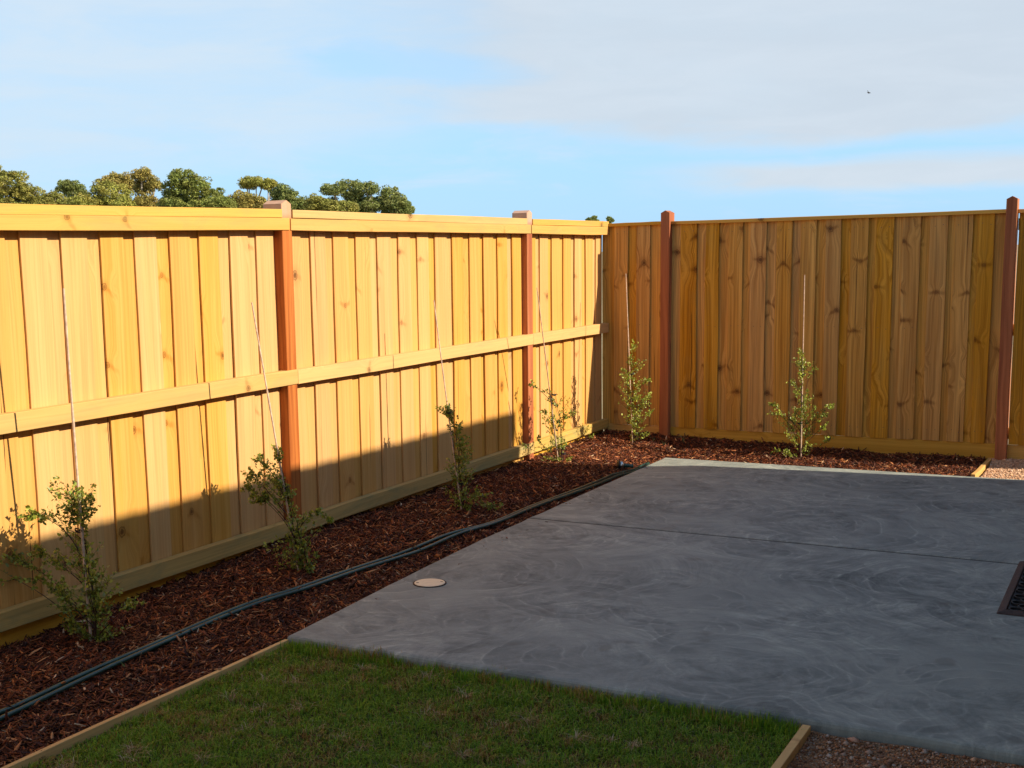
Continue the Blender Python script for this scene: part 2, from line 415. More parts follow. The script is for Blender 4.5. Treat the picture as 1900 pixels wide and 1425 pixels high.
# ------------------------------------------------------------------ ground
gv, gf = [], []
o = mesh_obj('ground', [(-900, -400, -.06), (600, -400, -.06), (600, 1000, -.06), (-900, 1000, -.06)], [(0, 1, 2, 3)], M['land']); tag(o, kind='structure')

# ------------------------------------------------------------------ left fence (yard side shows rails and posts)
YL_END = -8.9
def on_rail(px, py): return hit(px, py, 0, .052)
zt = lambda y: float(np.interp(y, [-8.9, *[on_rail(*q)[1] for q in ((0, 427), (545, 427.4), (1131, 436))]], [0]*4)) # placeholder, replaced below
def zline(pts):
    ys = [on_rail(*q)[1] for q in pts]; zs = [on_rail(*q)[2] for q in pts]
    return lambda y: float(np.interp(y, ys, zs)) if y > ys[0] else zs[0] + (zs[1]-zs[0])/(ys[1]-ys[0])*(y-ys[0])
rail_bot = zline([(0, 427), (545, 427.4), (1131, 436)])
cap_top = zline([(0, 376.5), (540, 388.5), (1131, 411)])
mid_bot = zline([(0, 807), (529, 717), (1131, 616)])
low_bot = zline([(0, 1175), (440, 1028.6), (970, 847), (1140, 790)])
F1 = empty('timber_fence', (0, -4, 0), label='long yellow pine fence on the left with rails and red posts, brightly sunlit', cat='fence')
POST_L = [-7.90, -4.768, -1.620]
def lying(name, mat, y0, y1, zb0, zb1, x_front, th, h, parent, ends=True):
    """timber from y0 (far) to y1 (near); zb0, zb1 = underside heights"""
    L = y0-y1; ang = math.atan2(zb1-zb0, L)
    VF = board_mesh(L, h, th, seg=10, jit=.0015, cham=.002)
    ex = Matrix.Rotation(-ang, 3, 'X') if False else Matrix(((1, 0, 0), (0, math.cos(ang), math.sin(ang)*1), (0, -math.sin(ang), math.cos(ang))))
    return place(name, VF, mat, (x_front-th/2, y0, zb0+h/2), AX_RAILL, parent, ex)
secs = [(-.012, -1.578), (-1.578, -4.722), (-4.722, YL_END)]
for i, (a, b) in enumerate(secs):
    far, near = a, b
    cf, cn = cap_top(far), cap_top(near)
    r0, r1 = rail_bot(far), rail_bot(near)
    lying('rail', M['rail'], far-(.05 if i else 0)+(.02 if i else 0), near+(-.02 if i < 2 else 0)+.003, r0, r1, .052, .050, (cf-r0)-.049, F1)
    # capping is cut round the post tops
    ca = far-(.004 if i == 0 else .094+.004); cb = near+(.002 if i < 2 else 0)
    lying('capping', M['rail'], ca, cb, cap_top(ca)-.048, cap_top(cb)-.048, .0535, .130, .047, F1)
    lying('rail', M['rail'], far-(.0 if i else 0), near+.003, mid_bot(far), mid_bot(near), .052, .050, .083, F1)
    lo = lying('rail', M['rail_low'], far, near+.003, low_bot(far), low_bot(near), .052, .050, .083, F1)
    lo['label'] = 'weathered greenish bottom rail'
    lying('plinth', M['plinth'], far, near+.002, -.05, -.05, .003, .022, .23, F1)
for yc in POST_L:
    top = 2.018 if yc > -2 else 2.012
    VF = board_mesh(top+.1, .092, .128, seg=12, jit=.0012, cham=.003, peak=.020)
    place('post', VF, M['post'], (.046-.064, yc, -.1), AX_LEFT, F1)
front_l = [-6.648, -6.412, -6.169, -5.939, -5.693, -5.466, -5.219, -4.989, -4.735, -4.479, -4.246, -4.0, -3.753, -3.498, -3.257, -3.019, -2.776, -2.521, -2.305, -2.079, -1.834, -1.575, -1.334, -1.104, -.872, -.640, -.403, -.178]
near_l = [-6.648-.24*k for k in range(1, 10)]
fl = sorted(near_l + front_l)
for i, y0 in enumerate(fl):
    nxt = fl[i+1] if i+1 < len(fl) else -.006
    w = min(.156, nxt-y0-.02) if i+1 < len(fl) else .10
    w += random.uniform(-.006, .006)
    zb = .185; H = rail_bot(y0)+.07-zb
    VF = board_mesh(H, w, .011, seg=10, jit=.0022, bow=random.uniform(-.003, .003), twist=random.uniform(-.03, .03))
    place('paling', VF, M['pal_l'], (-.0068, y0+w/2, zb), AX_LEFT, F1)
    # the board behind, bridging the gap
    a = y0+w-.020; b = nxt+.018
    if i+1 == len(fl): b = -.008; 
    VF = board_mesh(H, b-a, .013, seg=8, jit=.0015, bow=random.uniform(-.002, .002))
    place('paling', VF, M['pal_l'], (-.0205, (a+b)/2, zb), AX_LEFT, F1)

# ------------------------------------------------------------------ back fence (paling side shows)
F2 = empty('timber_fence', (2, 0, 0), label='shaded brown paling fence across the back with knotty lapped boards and red posts', cat='fence')
capz = lambda x: 1.960 + .0058*(x-.6)
def lying_b(name, mat, x0, x1, zb0, zb1, y_front, th, h, parent, **kw):
    L = x1-x0; ang = math.atan2(zb0-zb1, L)
    VF = board_mesh(L, h, th, seg=10, jit=.0015, cham=.002)
    ex = Matrix(((math.cos(ang), 0, math.sin(ang)), (0, 1, 0), (-math.sin(ang), 0, math.cos(ang))))
    return place(name, VF, mat, (x1, y_front+th/2, zb1+h/2), AX_RAILB, parent, ex)
posts_b = [.585, 3.302]
spans = [(.0535+.002, .545-.001), (.627, 3.262-.001), (3.344, 5.9)]
for (a, b) in spans:
    lying_b('capping', M['plinth'], a, b, capz(a)-.030, capz(b)-.030, -.030, .115, .029, F2)
    lying_b('rail', M['plinth'], a, b, 1.82, 1.83, .032, .045, .09, F2)
    lying_b('rail', M['plinth'], a, b, 1.02, 1.03, .032, .045, .09, F2)
    lying_b('rail', M['plinth'], a, b, .22, .22, .032, .045, .09, F2)
for (a, b) in [(.006, .545), (.627, 3.262), (3.346, 5.9)]:
    lying_b('plinth', M['plinth'], a, b-.001, -.05, -.05, .004, .024, .231 - (.0 if a < 1 else .001), F2)
for k, xc in enumerate(posts_b):
    VF = board_mesh(2.030+.1+.022*k, .080, .125, seg=12, jit=.0012, cham=.003, peak=.020)
    place('post', VF, M['post_b'], (xc, -.060+.0625, -.1), AX_BACK, F2)
front_b = [(.006, .055, 0), (.102, .229, 1), (.309, .431, 1), (.520, .580, 1), (.705, .851, 1), (.926, 1.044, 1), (1.124, 1.247, 1), (1.309, 1.444, 1), (1.526, 1.653, 1), (1.725, 1.851, 1),
           (1.927, 2.046, 1), (2.120, 2.256, 1), (2.316, 2.451, 1), (2.517, 2.652, 1), (2.719, 2.848, 1), (2.901, 3.026, 1), (3.075, 3.182, 1),
           (3.420, 3.545, 1), (3.62, 3.75, 1), (3.83, 3.96, 1), (4.04, 4.17, 1), (4.25, 4.38, 1), (4.46, 4.59, 1), (4.67, 4.80, 1), (4.88, 5.01, 1), (5.09, 5.22, 1), (5.30, 5.43, 1), (5.51, 5.64, 1), (5.72, 5.85, 1)]
nails = []
zb = .1825
prev = None
for (a, b, fr) in front_b:
    H = capz(a)-.020-zb
    yb = -.007 if fr else .007
    if fr:
        VF = board_mesh(H, b-a, .014, seg=12, jit=.0020, bow=random.uniform(-.003, .001), twist=random.uniform(-.02, .02))
        place('paling', VF, M['pal_b'], ((a+b)/2, -.001, zb+random.uniform(-.004, .002)), AX_BACK, F2)
        for zz in (.27, 1.07, 1.87):
            for q in (.25, .75): nails.append((a+(b-a)*q+random.uniform(-.006, .006), zz+random.uniform(-.01, .01)))
    if prev is not None:
        c0, c1 = (prev-.022 if prev > .06 else -.016), a+.022
        if not (3.18 < prev < 3.2):
            VF = board_mesh(H, c1-c0, .013, seg=8, jit=.0015)
            place('paling', VF, M['pal_b'], ((c0+c1)/2, .0145, zb), AX_BACK, F2)
    prev = b
VF = board_mesh(capz(3.2)-.020-zb, 3.30-3.165, .013, seg=8); place('paling', VF, M['pal_b'], ((3.165+3.30)/2, .0145, zb), AX_BACK, F2)
VF = board_mesh(capz(3.4)-.020-zb, 3.445-3.350, .013, seg=8); place('paling', VF, M['pal_b'], ((3.350+3.445)/2, .0145, zb), AX_BACK, F2)
V = []; F = []
for (x, z) in nails:
    b = len(V)
    for k in range(6): V.append((x+.0034*math.cos(k*math.pi/3), -.0098, z+.0034*math.sin(k*math.pi/3)))
    F.append(tuple(b+k for k in range(6)))
nl = mesh_obj('nail_heads', V, F, M['nail'], F2); nl['kind'] = 'stuff'

# ------------------------------------------------------------------ patio
def slab_edge_x(y): return float(np.interp(y, [-6.2, -5.4, -4.1, -2.4, -1.3, -.9], [1.019, .966, .912, .903, .895, .900]))
PT = empty('patio', (3, -3.5, 0), kind='structure')
def slab(y0, y1, name):
    """trowelled slab between y0 (near) and y1 (far) with an eased edge"""
    n = 26; out = []
    for i in range(n+1):
        y = y0+(y1-y0)*i/n; out.append((slab_edge_x(y)+.003*math.sin(y*3.1)+.0012*math.sin(y*17), y))
    m_ = 30; far = []
    for i in range(1, m_+1):
        x = out[-1][0]+(5.2-out[-1][0])*i/m_; far.append((x, y1+(.002*math.sin(x*4) if y1 > -2 else 0) + (.075*(x-.9)/2.7*.6 if y1 > -2 else 0)))
    near = []
    for i in range(m_):
        x = 5.2+(out[0][0]-5.2)*i/m_; near.append((x, y0+(.004*math.sin(x*2.3)+.002*math.sin(x*9) if y0 < -5 else 0)))
    ring = out+far+near
    cx = sum(p[0] for p in ring)/len(ring); cy = sum(p[1] for p in ring)/len(ring)
    V = []; F = []; N = len(ring)
    prof = [(0.0, -.08), (0.0, .045), (.003, .056), (.010, .0625), (.020, .065)]
    for inset, z in prof:
        for i, (x, y) in enumerate(ring):
            p0 = ring[i-1]; p1 = ring[(i+1) % N]; tx, ty = p1[0]-p0[0], p1[1]-p0[1]; L = math.hypot(tx, ty)
            k = inset*(.5 if (y0 > -4 and abs(y-y0) < .01) or (y1 < -3 and abs(y-y1) < .01) else 1)
            V.append((x+ty/L*k, y-tx/L*k, z))
    for j in range(len(prof)-1):
        for i in range(N): F.append((j*N+i, (j*N+(i+1) % N), (j+1)*N+(i+1) % N, (j+1)*N+i))
    F.append(tuple((len(prof)-1)*N+i for i in range(N)))
    F = [f[::-1] for f in F]
    o = mesh_obj('concrete_slab', V, F, M['concrete'], PT)
    return o
slab(-6.215, -3.505, 'a'); slab(-3.483, -.915, 'b')

# drain cover set in the slab
V, F = box_bits([(.925, -3.5055, -.05, 5.19, -3.4825, .0605)]); mesh_obj('joint_filler', V, F, M['joint'], PT)
dc = Vector((1.147, -5.165, .0655))
DR = empty('drain_cover', dc, label='round cream plastic inspection cover set in the concrete near the slab edge', cat='drain cover')
def disc(cx, cy, z0, z1, r0, r1, n=40):
    V = []; F = []
    for (r, z) in ((r0, z0), (r0, z1), (r1, z1), (r1, z0)):
        for k in range(n): a = 2*math.pi*k/n; V.append((cx+r*math.cos(a), cy+r*math.sin(a), z))
    for j in range(4):
        for k in range(n): F.append((j*n+k, j*n+(k+1) % n, ((j+1) % 4)*n+(k+1) % n, ((j+1) % 4)*n+k))
    return V, F
V, F = disc(dc.x, dc.y, .0655, .0695, .080, .0855); mesh_obj('ring', V, F, M['matedge'], DR)
V = []; F = []
for (r, z) in ((.0785, .0655), (.0785, .0700), (.0765, .0712), (.030, .0718)):
    for k in range(40): a = 2*math.pi*k/40; V.append((dc.x+r*math.cos(a), dc.y+r*math.sin(a), z))
for j in range(3):
    for k in range(40): F.append((j*40+k, j*40+(k+1) % 40, (j+1)*40+(k+1) % 40, (j+1)*40+k))
F.append(tuple(120+k for k in range(40)))
mesh_obj('lid', V, F, M['drain'], DR)
for a in (.6, 3.75):
    V, F = box_bits([(dc.x+.062*math.cos(a)-.007, dc.y+.062*math.sin(a)-.0025, .0708, dc.x+.062*math.cos(a)+.007, dc.y+.062*math.sin(a)+.0025, .0725)])
    mesh_obj('notch', V, F, M['matedge'], DR)

# door mat of rubber rings
MT = empty('door_mat', (4.05, -3.99, .066), label='black rubber ring mat with worn brown border at the right edge of the patio', cat='door mat')
mx0, mx1, my0, my1 = 3.742, 4.42, -4.53, -3.455
def frame_piece(x0, y0, x1, y1):
    return (x0, y0, x1, y1)
V = []; F = []
prof = [(0, .0665), (.004, .071), (.030, .081), (.036, .081), (.038, .0665)]
for ins, z in prof:
    V += [(mx0+ins, my0+ins, z), (mx1-ins, my0+ins, z), (mx1-ins, my1-ins, z), (mx0+ins, my1-ins, z)]
for j in range(len(prof)-1):
    for i in range(4): F.append((j*4+i, j*4+(i+1) % 4, (j+1)*4+(i+1) % 4, (j+1)*4+i))
mesh_obj('border', V, F, M['matedge'], MT)
V, F = box_bits([(mx0+.036, my0+.036, .0663, mx1-.036, my1-.036, .0685)]); mesh_obj('backing', V, F, M['rubber'], MT)
V, F = disc(0, 0, 0, .0105, .0265, .0335, 16); ringme = bpy.data.meshes.new('ring'); ringme.from_pydata(V, [], F); ringme.materials.append(M['rubber'])
iy = 0; yy = my0+.075
while yy < my1-.065:
    xx = mx0+.075 + (.034 if iy % 2 else 0)
    while xx < mx1-.07:
        o = bpy.data.objects.new('ring', ringme); COL.objects.link(o); o.location = (xx, yy, .0687); attach(o, MT); xx += .0685
    yy += .060; iy += 1

# ------------------------------------------------------------------ mulch bed
def vnoise(x, y, s, seed=0):
    """smooth value noise for numpy arrays"""
    r_ = np.random.default_rng(seed); g = r_.random((64, 64)); X = np.asarray(x)*s+31.7; Y = np.asarray(y)*s+17.3
    xi = np.floor(X).astype(int); yi = np.floor(Y).astype(int); fx = X-xi; fy = Y-yi; fx = fx*fx*(3-2*fx); fy = fy*fy*(3-2*fy)
    a = g[xi % 64, yi % 64]; b = g[(xi+1) % 64, yi % 64]; c = g[xi % 64, (yi+1) % 64]; d_ = g[(xi+1) % 64, (yi+1) % 64]
    return (a*(1-fx)+b*fx)*(1-fy)+(c*(1-fx)+d_*fx)*fy
def zm(x, y):
    x = np.asarray(x, float); y = np.asarray(y, float)
    fence_h = np.interp(y, [-9, -6.9, -6.2, -5.7, -5, -3, -1.8, 0], [.04, .055, .078, .098, .105, .100, .090, .105])
    s = np.clip((x-.05)/.85, 0, 1); left = fence_h*(1-s)**.8 + .028*s + .035*np.sin(np.pi*np.clip(s, 0, 1))*.6
    backh = np.interp(x, [0, .6, .9, 1.6, 1.9, 2.6, 3.2], [.11, .12, .088, .090, .068, .055, .052])
    q = np.clip((-y-.03)/.85, 0, 1); back = backh*(1-q)**.9+.030*q
    w = np.clip((y+1.15)/.35, 0, 1)*np.clip((x-.25)/.6, 0, 1)
    z = left*(1-w)+back*w
    return z + (vnoise(x, y, 5, 1)-.5)*.022 + (vnoise(x, y, 17, 2)-.5)*.012
def bed_ok(x, y): return (x > -.003) & (y < .012) & (((y < -.9) & (x < np.interp(y, [-9, -6.2, -5.4, -4.1, -2.4, -1.3, -.9], [1.0, 1.0, .966, .912, .903, .895, .900]))) | ((y >= -.93) & (x < 3.19)))
# centreline of the hose that lies on the bed
HP = [(-60, 1358), (0, 1327), (60, 1300), (170, 1246), (280, 1200), (400, 1147), (500, 1108), (560, 1092), (640, 1062), (730, 1037), (790, 1014), (850, 990), (905, 975), (960, 951), (1020, 927), (1090, 905), (1150, 880)]
def hz(p): return max(float(zm(p[0], p[1]))+.020, .034)
cen = []
for q in HP:
    p = hit(q[0], q[1], 2, .05)
    for _ in range(4): p = hit(q[0], q[1], 2, hz(p)+.004)
    cen.append(np.array([min(p[0], slab_edge_x(p[1])-.035) if p[1] > -6.15 else min(p[0], .985), p[1], hz(p)+.002]))
cen = [cen[0]+(cen[0]-cen[1])*2]+cen
for c in cen: c[2] = max(c[2], .03)
def smooth_path(pts, n=8):
    P = [np.array(p) for p in pts]; out = []
    for i in range(len(P)-1):
        p0, p1, p2, p3 = P[max(i-1, 0)], P[i], P[i+1], P[min(i+2, len(P)-1)]
        for k in range(n):
            s = k/n; out.append(.5*((2*p1)+(-p0+p2)*s+(2*p0-5*p1+4*p2-p3)*s*s+(-p0+3*p1-3*p2+p3)*s**3))
    out.append(P[-1]); return out
sp = smooth_path(cen, 6)
HY = np.array([p[1] for p in sp]); HXX = np.array([p[0] for p in sp]); _o = np.argsort(HY)
def hose_gap(x, y): return np.abs(x-np.interp(y, HY[_o], HXX[_o]))
V = []; F = []; nx, ny = 34, 300
for j in range(ny+1):
    for i in range(nx+1):
        x = -.003+1.03*i/nx; y = -9.0+9.0*j/ny; V.append((x, y))
a_ = np.array(V); Z = zm(a_[:, 0], a_[:, 1]); inside = a_[:, 0] > np.interp(a_[:, 1], [-6.2, -5.4, -4.1, -2.4, -.9], [1.01, .956, .902, .893, .89]); Z = np.where(inside & (a_[:, 1] < -.92), np.minimum(Z, .02), Z)
V = np.column_stack([a_, Z])
F = np.array([(j*(nx+1)+i, j*(nx+1)+i+1, (j+1)*(nx+1)+i+1, (j+1)*(nx+1)+i) for j in range(ny) for i in range(nx)])
nV = len(V); nx2, ny2 = 72, 34; V2 = []
for j in range(ny2+1):
    for i in range(nx2+1): V2.append((1.027+2.17*i/nx2, -.93+.93*j/ny2))
a2 = np.array(V2); V2 = np.column_stack([a2, zm(a2[:, 0], a2[:, 1])])
F2_ = np.array([(nV+j*(nx2+1)+i, nV+j*(nx2+1)+i+1, nV+(j+1)*(nx2+1)+i+1, nV+(j+1)*(nx2+1)+i) for j in range(ny2) for i in range(nx2)])
o = np_mesh('garden_bed', np.vstack([V, V2]), np.vstack([F, F2_]), M['soil'], smooth=True); tag(o, kind='structure')

def chips(n, area, size, palette, wts, name, zf, lift=.002, flat=.35, okf=None, aspect=(.14, .34), mat=None, thick=(.08, .16)):
    x0, x1, y0, y1 = area
    x = rng.uniform(x0, x1, n); y = rng.uniform(y0, y1, n)
    if okf is not None:
        k = okf(x, y) & ((hose_gap(x, y) > .030) | (y > -1.4) | (rng.random(n) < .25)); x, y = x[k], y[k]
    n = len(x); z = zf(x, y)
    L = size[0]*np.exp(rng.normal(0, size[1], n)); L = np.clip(L, size[0]*.35, size[0]*3.2); w = L*rng.uniform(*aspect, n); w = np.clip(w, .0022, .013); th = np.clip(w*rng.uniform(.25, .5, n), .001, .004)
    yaw = rng.uniform(0, 2*np.pi, n); pit = rng.normal(0, flat, n); rol = rng.normal(0, .6, n)
    tm = np.array([[-.5, -.22, -1], [-.5, .22, -1], [-.1, -.5, -1], [-.05, .5, -1], [.5, -.12, -1], [.48, .15, -1], [-.5, -.2, 1], [-.48, .2, 1], [-.12, -.42, 1], [-.08, .45, 1], [.5, -.1, 1], [.5, .12, 1]]) * [1, 1, .5]
    P = np.repeat(tm[None], n, 0) + rng.normal(0, .06, (n, 12, 3))*[1, 1, .3]
    bend = rng.normal(0, .12, n)[:, None]
    X = P[..., 0]*L[:, None]; Y = P[..., 1]*w[:, None] + bend*L[:, None]*(P[..., 0]**2)*1.5; Zz = P[..., 2]*th[:, None]
    Yr = Y*np.cos(rol)[:, None]-Zz*np.sin(rol)[:, None]; Zr = Y*np.sin(rol)[:, None]+Zz*np.cos(rol)[:, None]
    Xp = X*np.cos(pit)[:, None]-Zr*np.sin(pit)[:, None]; Zp = X*np.sin(pit)[:, None]+Zr*np.cos(pit)[:, None]
    Xw = Xp*np.cos(yaw)[:, None]-Yr*np.sin(yaw)[:, None]+x[:, None]; Yw = Xp*np.sin(yaw)[:, None]+Yr*np.cos(yaw)[:, None]+y[:, None]
    Zw = Zp + (z+lift+rng.uniform(0, .009, n)+np.abs(np.sin(pit))*L*.25)[:, None]
    V = np.stack([Xw, Yw, Zw], -1).reshape(-1, 3)
    q = np.array([[6, 8, 9, 7], [8, 10, 11, 9], [0, 1, 3, 2], [2, 3, 5, 4], [0, 2, 8, 6], [2, 4, 10, 8], [1, 7, 9, 3], [3, 9, 11, 5], [0, 6, 7, 1], [4, 5, 11, 10]])
    F = (q[None]+12*np.arange(n)[:, None, None]).reshape(-1, 4)
    ci = rng.choice(len(palette), n, p=wts); C = np.array(palette)[ci]*rng.uniform(.65, 1.3, (n, 1)); C = np.repeat(C, 12, 0)
    return V, F, C
PAL = [(.052, .012, .005), (.110, .025, .008), (.23, .058, .016), (.38, .130, .038), (.50, .24, .10), (.62, .42, .25)]
WT = [.33, .30, .215, .105, .038, .012]
parts = []
dens = [((-.003, 1.02, -8.6, -6.0), 36000), ((-.003, 1.02, -6.0, -4.0), 24000), ((-.003, 1.02, -4.0, -2.0), 17000), ((-.003, 1.02, -2.0, .01), 14000), ((1.02, 3.19, -.93, .01), 13000)]
for area, n in dens:
    parts.append(chips(n, area, (.0245, .45), PAL, WT, '', zm, okf=bed_ok, aspect=(.11, .28)))
parts.append(chips(240, (.0, 1.0, -8, -4), (.040, .35), PAL[3:], [.5, .35, .15], '', zm, lift=.010, okf=bed_ok, aspect=(.07, .16)))
parts.append(chips(130, (.0, 3.1, -4, 0), (.040, .35), PAL[3:], [.5, .35, .15], '', zm, lift=.010, okf=bed_ok, aspect=(.07, .16)))
# a few crumbs kicked on to the slab edge
parts.append(chips(46, (.93, 1.10, -6.1, -1.2), (.012, .4), PAL, WT, '', lambda x, y: np.full_like(x, .0655), lift=.001, flat=.05))
parts.append(chips(34, (1.0, 3.1, -.93, -.84), (.014, .4), PAL, WT, '', lambda x, y: np.full_like(x, .066), lift=.001, flat=.1))
off = 0; VV = []; FF = []; CC = []
for (v, f, c) in parts: VV.append(v); FF.append(f+off); CC.append(c); off += len(v)
o = np_mesh('bark_mulch', np.vstack(VV), np.vstack(FF), M['chips'], np.vstack(CC))
tag(o, 'dark red brown shredded bark mulch filling the bed along both fences', 'mulch', kind='stuff')

# ------------------------------------------------------------------ timber edging boards
def edging(name, p0, p1, w, ztop, label, h=.10):
    p0 = Vector(p0); p1 = Vector(p1); L = (p1-p0).length
    V, F = board_mesh(L, h, w, seg=12, jit=.0025, cham=.0015)
    o = mesh_obj(name, V, F, M['edging']); dz_ = (p1-p0).normalized(); X = Vector((0, 0, 1)); Y = dz_.cross(X)
    mt_ = Matrix((X, Y, dz_)).transposed().to_4x4(); mt_.translation = (p0.x, p0.y, ztop-h/2); o.matrix_world = mt_
    tag(o, label, 'garden edging', 'timber edging boards'); return o
edging('timber_edging', (1.022, -6.222, 0), (1.030, -8.9, 0), .022, .052, 'thin orange pine edging board between the dark mulch and the lawn')
edging('timber_edging', (3.300, -6.238, 0), (3.296, -8.9, 0), .030, .052, 'pale weathered edging board between the lawn and the brown gravel')
edging('timber_edging', (3.202, -.835, 0), (3.228, -.004, 0), .030, .070, 'short yellow edging board at the back fence beside pink gravel')

# ------------------------------------------------------------------ lawn
o = mesh_obj('lawn', [(1.034, -9.2, .022), (3.283, -9.2, .022), (3.283, -6.22, .016), (1.034, -6.22, .016)], [(0, 1, 2, 3)], M['lawn']); tag(o, kind='structure')
def blades(n, area, hgt, wid, colf, okf=None, lean=.85, pts=None):
    n = n if pts is None else len(pts[0])
    x = rng.uniform(area[0], area[1], n); y = rng.uniform(area[2], area[3], n)
    if pts is not None: x, y = pts
    clump = vnoise(x, y, 9, 5)*.6+vnoise(x, y, 26, 6)*.4
    h = hgt*(.45+1.0*clump)*rng.uniform(.55, 1.35, n)
    w = wid*rng.uniform(.7, 1.3, n); yaw = rng.uniform(0, 2*np.pi, n); ln = np.abs(rng.normal(lean, .35, n))
    dirx, diry = np.cos(yaw), np.sin(yaw); sx, sy = -diry, dirx
    z0 = .016+np.zeros(n)
    p0 = np.stack([x, y, z0], -1); side = np.stack([sx, sy, np.zeros(n)], -1)*w[:, None]/2
    mid = p0+np.stack([dirx*h*ln*.35, diry*h*ln*.35, h*.6], -1); tip = p0+np.stack([dirx*h*ln, diry*h*ln, h*(1-.25*ln)], -1)
    V = np.stack([p0-side, p0+side, mid-side*.8, mid+side*.8, tip], 1).reshape(-1, 3)
    b = 5*np.arange(n)[:, None]
    F = np.concatenate([b+[0, 1, 3], b+[0, 3, 2], b+[2, 3, 4]], 0)
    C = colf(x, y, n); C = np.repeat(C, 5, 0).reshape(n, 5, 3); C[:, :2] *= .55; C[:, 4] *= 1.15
    return V, F, C.reshape(-1, 3)
def gcol(x, y, n):
    dry = vnoise(x, y, 4.1, 8)*.40+vnoise(x, y, 17, 9)*.60+rng.normal(0, .12, n)
    g = np.array([(.105, .235, .010), (.185, .330, .014), (.280, .370, .026)])[rng.integers(0, 3, n)]
    b = np.array([(.36, .22, .055), (.28, .14, .030), (.46, .33, .11)])[rng.integers(0, 3, n)]
    k = np.clip((dry-.56)/.16, 0, .75)[:, None]; k = (k > rng.random((n, 1))).astype(float)
    return (g*(1-k)+b*k)*rng.uniform(.75, 1.25, (n, 1))
A = blades(125000, (1.036, 3.281, -8.3, -6.20), .027, .0026, gcol)
k = blades(5200, (1.04, 3.28, -6.31, -6.200), .044, .0028, gcol, lean=.35)
ty = rng.uniform(-8.0, -6.25, 46); tx = rng.uniform(1.07, 3.25, 46); tr = rng.uniform(.006, .030, 46); cnt = rng.integers(14, 70, 46)
_x = np.concatenate([rng.normal(a, r_, c) for a, r_, c in zip(tx, tr, cnt)]); _y = np.concatenate([rng.normal(a, r_, c) for a, r_, c in zip(ty, tr, cnt)])
T = blades(0, (0, 1, 0, 1), .036, .0022, lambda x, y, n: np.array([(.50, .34, .17), (.36, .20, .09), (.60, .46, .30)])[rng.integers(0, 3, n)]*rng.uniform(.7, 1.2, (n, 1)), lean=1.1, pts=(np.clip(_x, 1.04, 3.28), _y))
B = blades(9000, (1.036, 3.281, -8.3, -6.20), .020, .0022, lambda x, y, n: np.array([(.34, .24, .12), (.26, .15, .07), (.42, .33, .2)])[rng.integers(0, 3, n)]*rng.uniform(.7, 1.2, (n, 1)), lean=1.4)
off = 0; VV = []; FF = []; CC = []
for (v, f, c) in (A, k, B, T): VV.append(v); FF.append(f+off); CC.append(c); off += len(v)
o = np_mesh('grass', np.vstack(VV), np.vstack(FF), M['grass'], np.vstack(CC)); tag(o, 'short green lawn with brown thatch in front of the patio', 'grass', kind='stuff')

# ------------------------------------------------------------------ gravel patches
def pebbles(n, area, size, palette, z0, wts=None, hv=.004):
    x = rng.uniform(area[0], area[1], n); y = rng.uniform(area[2], area[3], n)
    r = size*np.exp(rng.normal(0, .38, n)); base = np.array([(0, 0, 1), (.9, 0, .15), (.28, .86, .1), (-.73, .53, .2), (-.73, -.53, .1), (.28, -.86, .2), (.0, .0, -.8)])
    P = base[None]*(1+rng.normal(0, .22, (n, 7, 1)))*np.stack([r*rng.uniform(.7, 1.3, n), r*rng.uniform(.7, 1.2, n), r*rng.uniform(.45, .8, n)], -1)[:, None]
    yaw = rng.uniform(0, 2*np.pi, n)[:, None]; X = P[..., 0]*np.cos(yaw)-P[..., 1]*np.sin(yaw)+x[:, None]; Y = P[..., 0]*np.sin(yaw)+P[..., 1]*np.cos(yaw)+y[:, None]
    Z = P[..., 2]+(z0(x, y)+r*.25)[:, None]
    V = np.stack([X, Y, Z], -1).reshape(-1, 3)
    q = np.array([[0, 1, 2], [0, 2, 3], [0, 3, 4], [0, 4, 5], [0, 5, 1], [6, 2, 1], [6, 3, 2], [6, 4, 3], [6, 5, 4], [6, 1, 5]])
    F = (q[None]+7*np.arange(n)[:, None, None]).reshape(-1, 3)
    C = np.array(palette)[rng.choice(len(palette), n, p=wts)]*rng.uniform(.75, 1.25, (n, 1)); return V, F, np.repeat(C, 7, 0)
def grid_sheet(name, area, mat, zf, nx=40, ny=40):
    xs = np.linspace(area[0], area[1], nx+1); ys = np.linspace(area[2], area[3], ny+1); X, Y = np.meshgrid(xs, ys)
    V = np.stack([X.ravel(), Y.ravel(), zf(X.ravel(), Y.ravel())], -1)
    F = np.array([(j*(nx+1)+i, j*(nx+1)+i+1, (j+1)*(nx+1)+i+1, (j+1)*(nx+1)+i) for j in range(ny) for i in range(nx)])
    return tag(np_mesh(name, V, F, mat, smooth=True), kind='structure')
zg = lambda x, y: .024+(vnoise(x, y, 3, 3)-.5)*.018+(vnoise(x, y, 11, 4)-.5)*.012
A1 = (3.316, 5.2, -8.9, -6.222); grid_sheet('gravel_path', A1, M['grit'], zg)
parts = [pebbles(26000, (3.318, 4.6, -7.1, -6.232), .0034, [(.36, .170, .075), (.46, .27, .16), (.26, .110, .050), (.52, .40, .30), (.15, .075, .045)], zg, [.38, .2, .26, .04, .12]),
         pebbles(420, (3.32, 4.5, -6.50, -6.235), .0070, [(.34, .24, .18), (.42, .33, .27), (.25, .13, .08)], zg, [.4, .25, .35])]
zg2 = lambda x, y: .040+(vnoise(x, y, 3, 3)-.5)*.010+np.clip((y+.30)/.3, 0, 1)*.03
A2 = (3.246, 5.2, -.915, .0); grid_sheet('gravel_path', A2, M['grit2'], zg2)
p2 = [pebbles(12000, (3.25, 4.2, -.86, -.005), .0052, [(.64, .40, .25), (.56, .32, .18), (.68, .48, .33), (.44, .24, .14)], zg2, [.35, .3, .2, .15])]
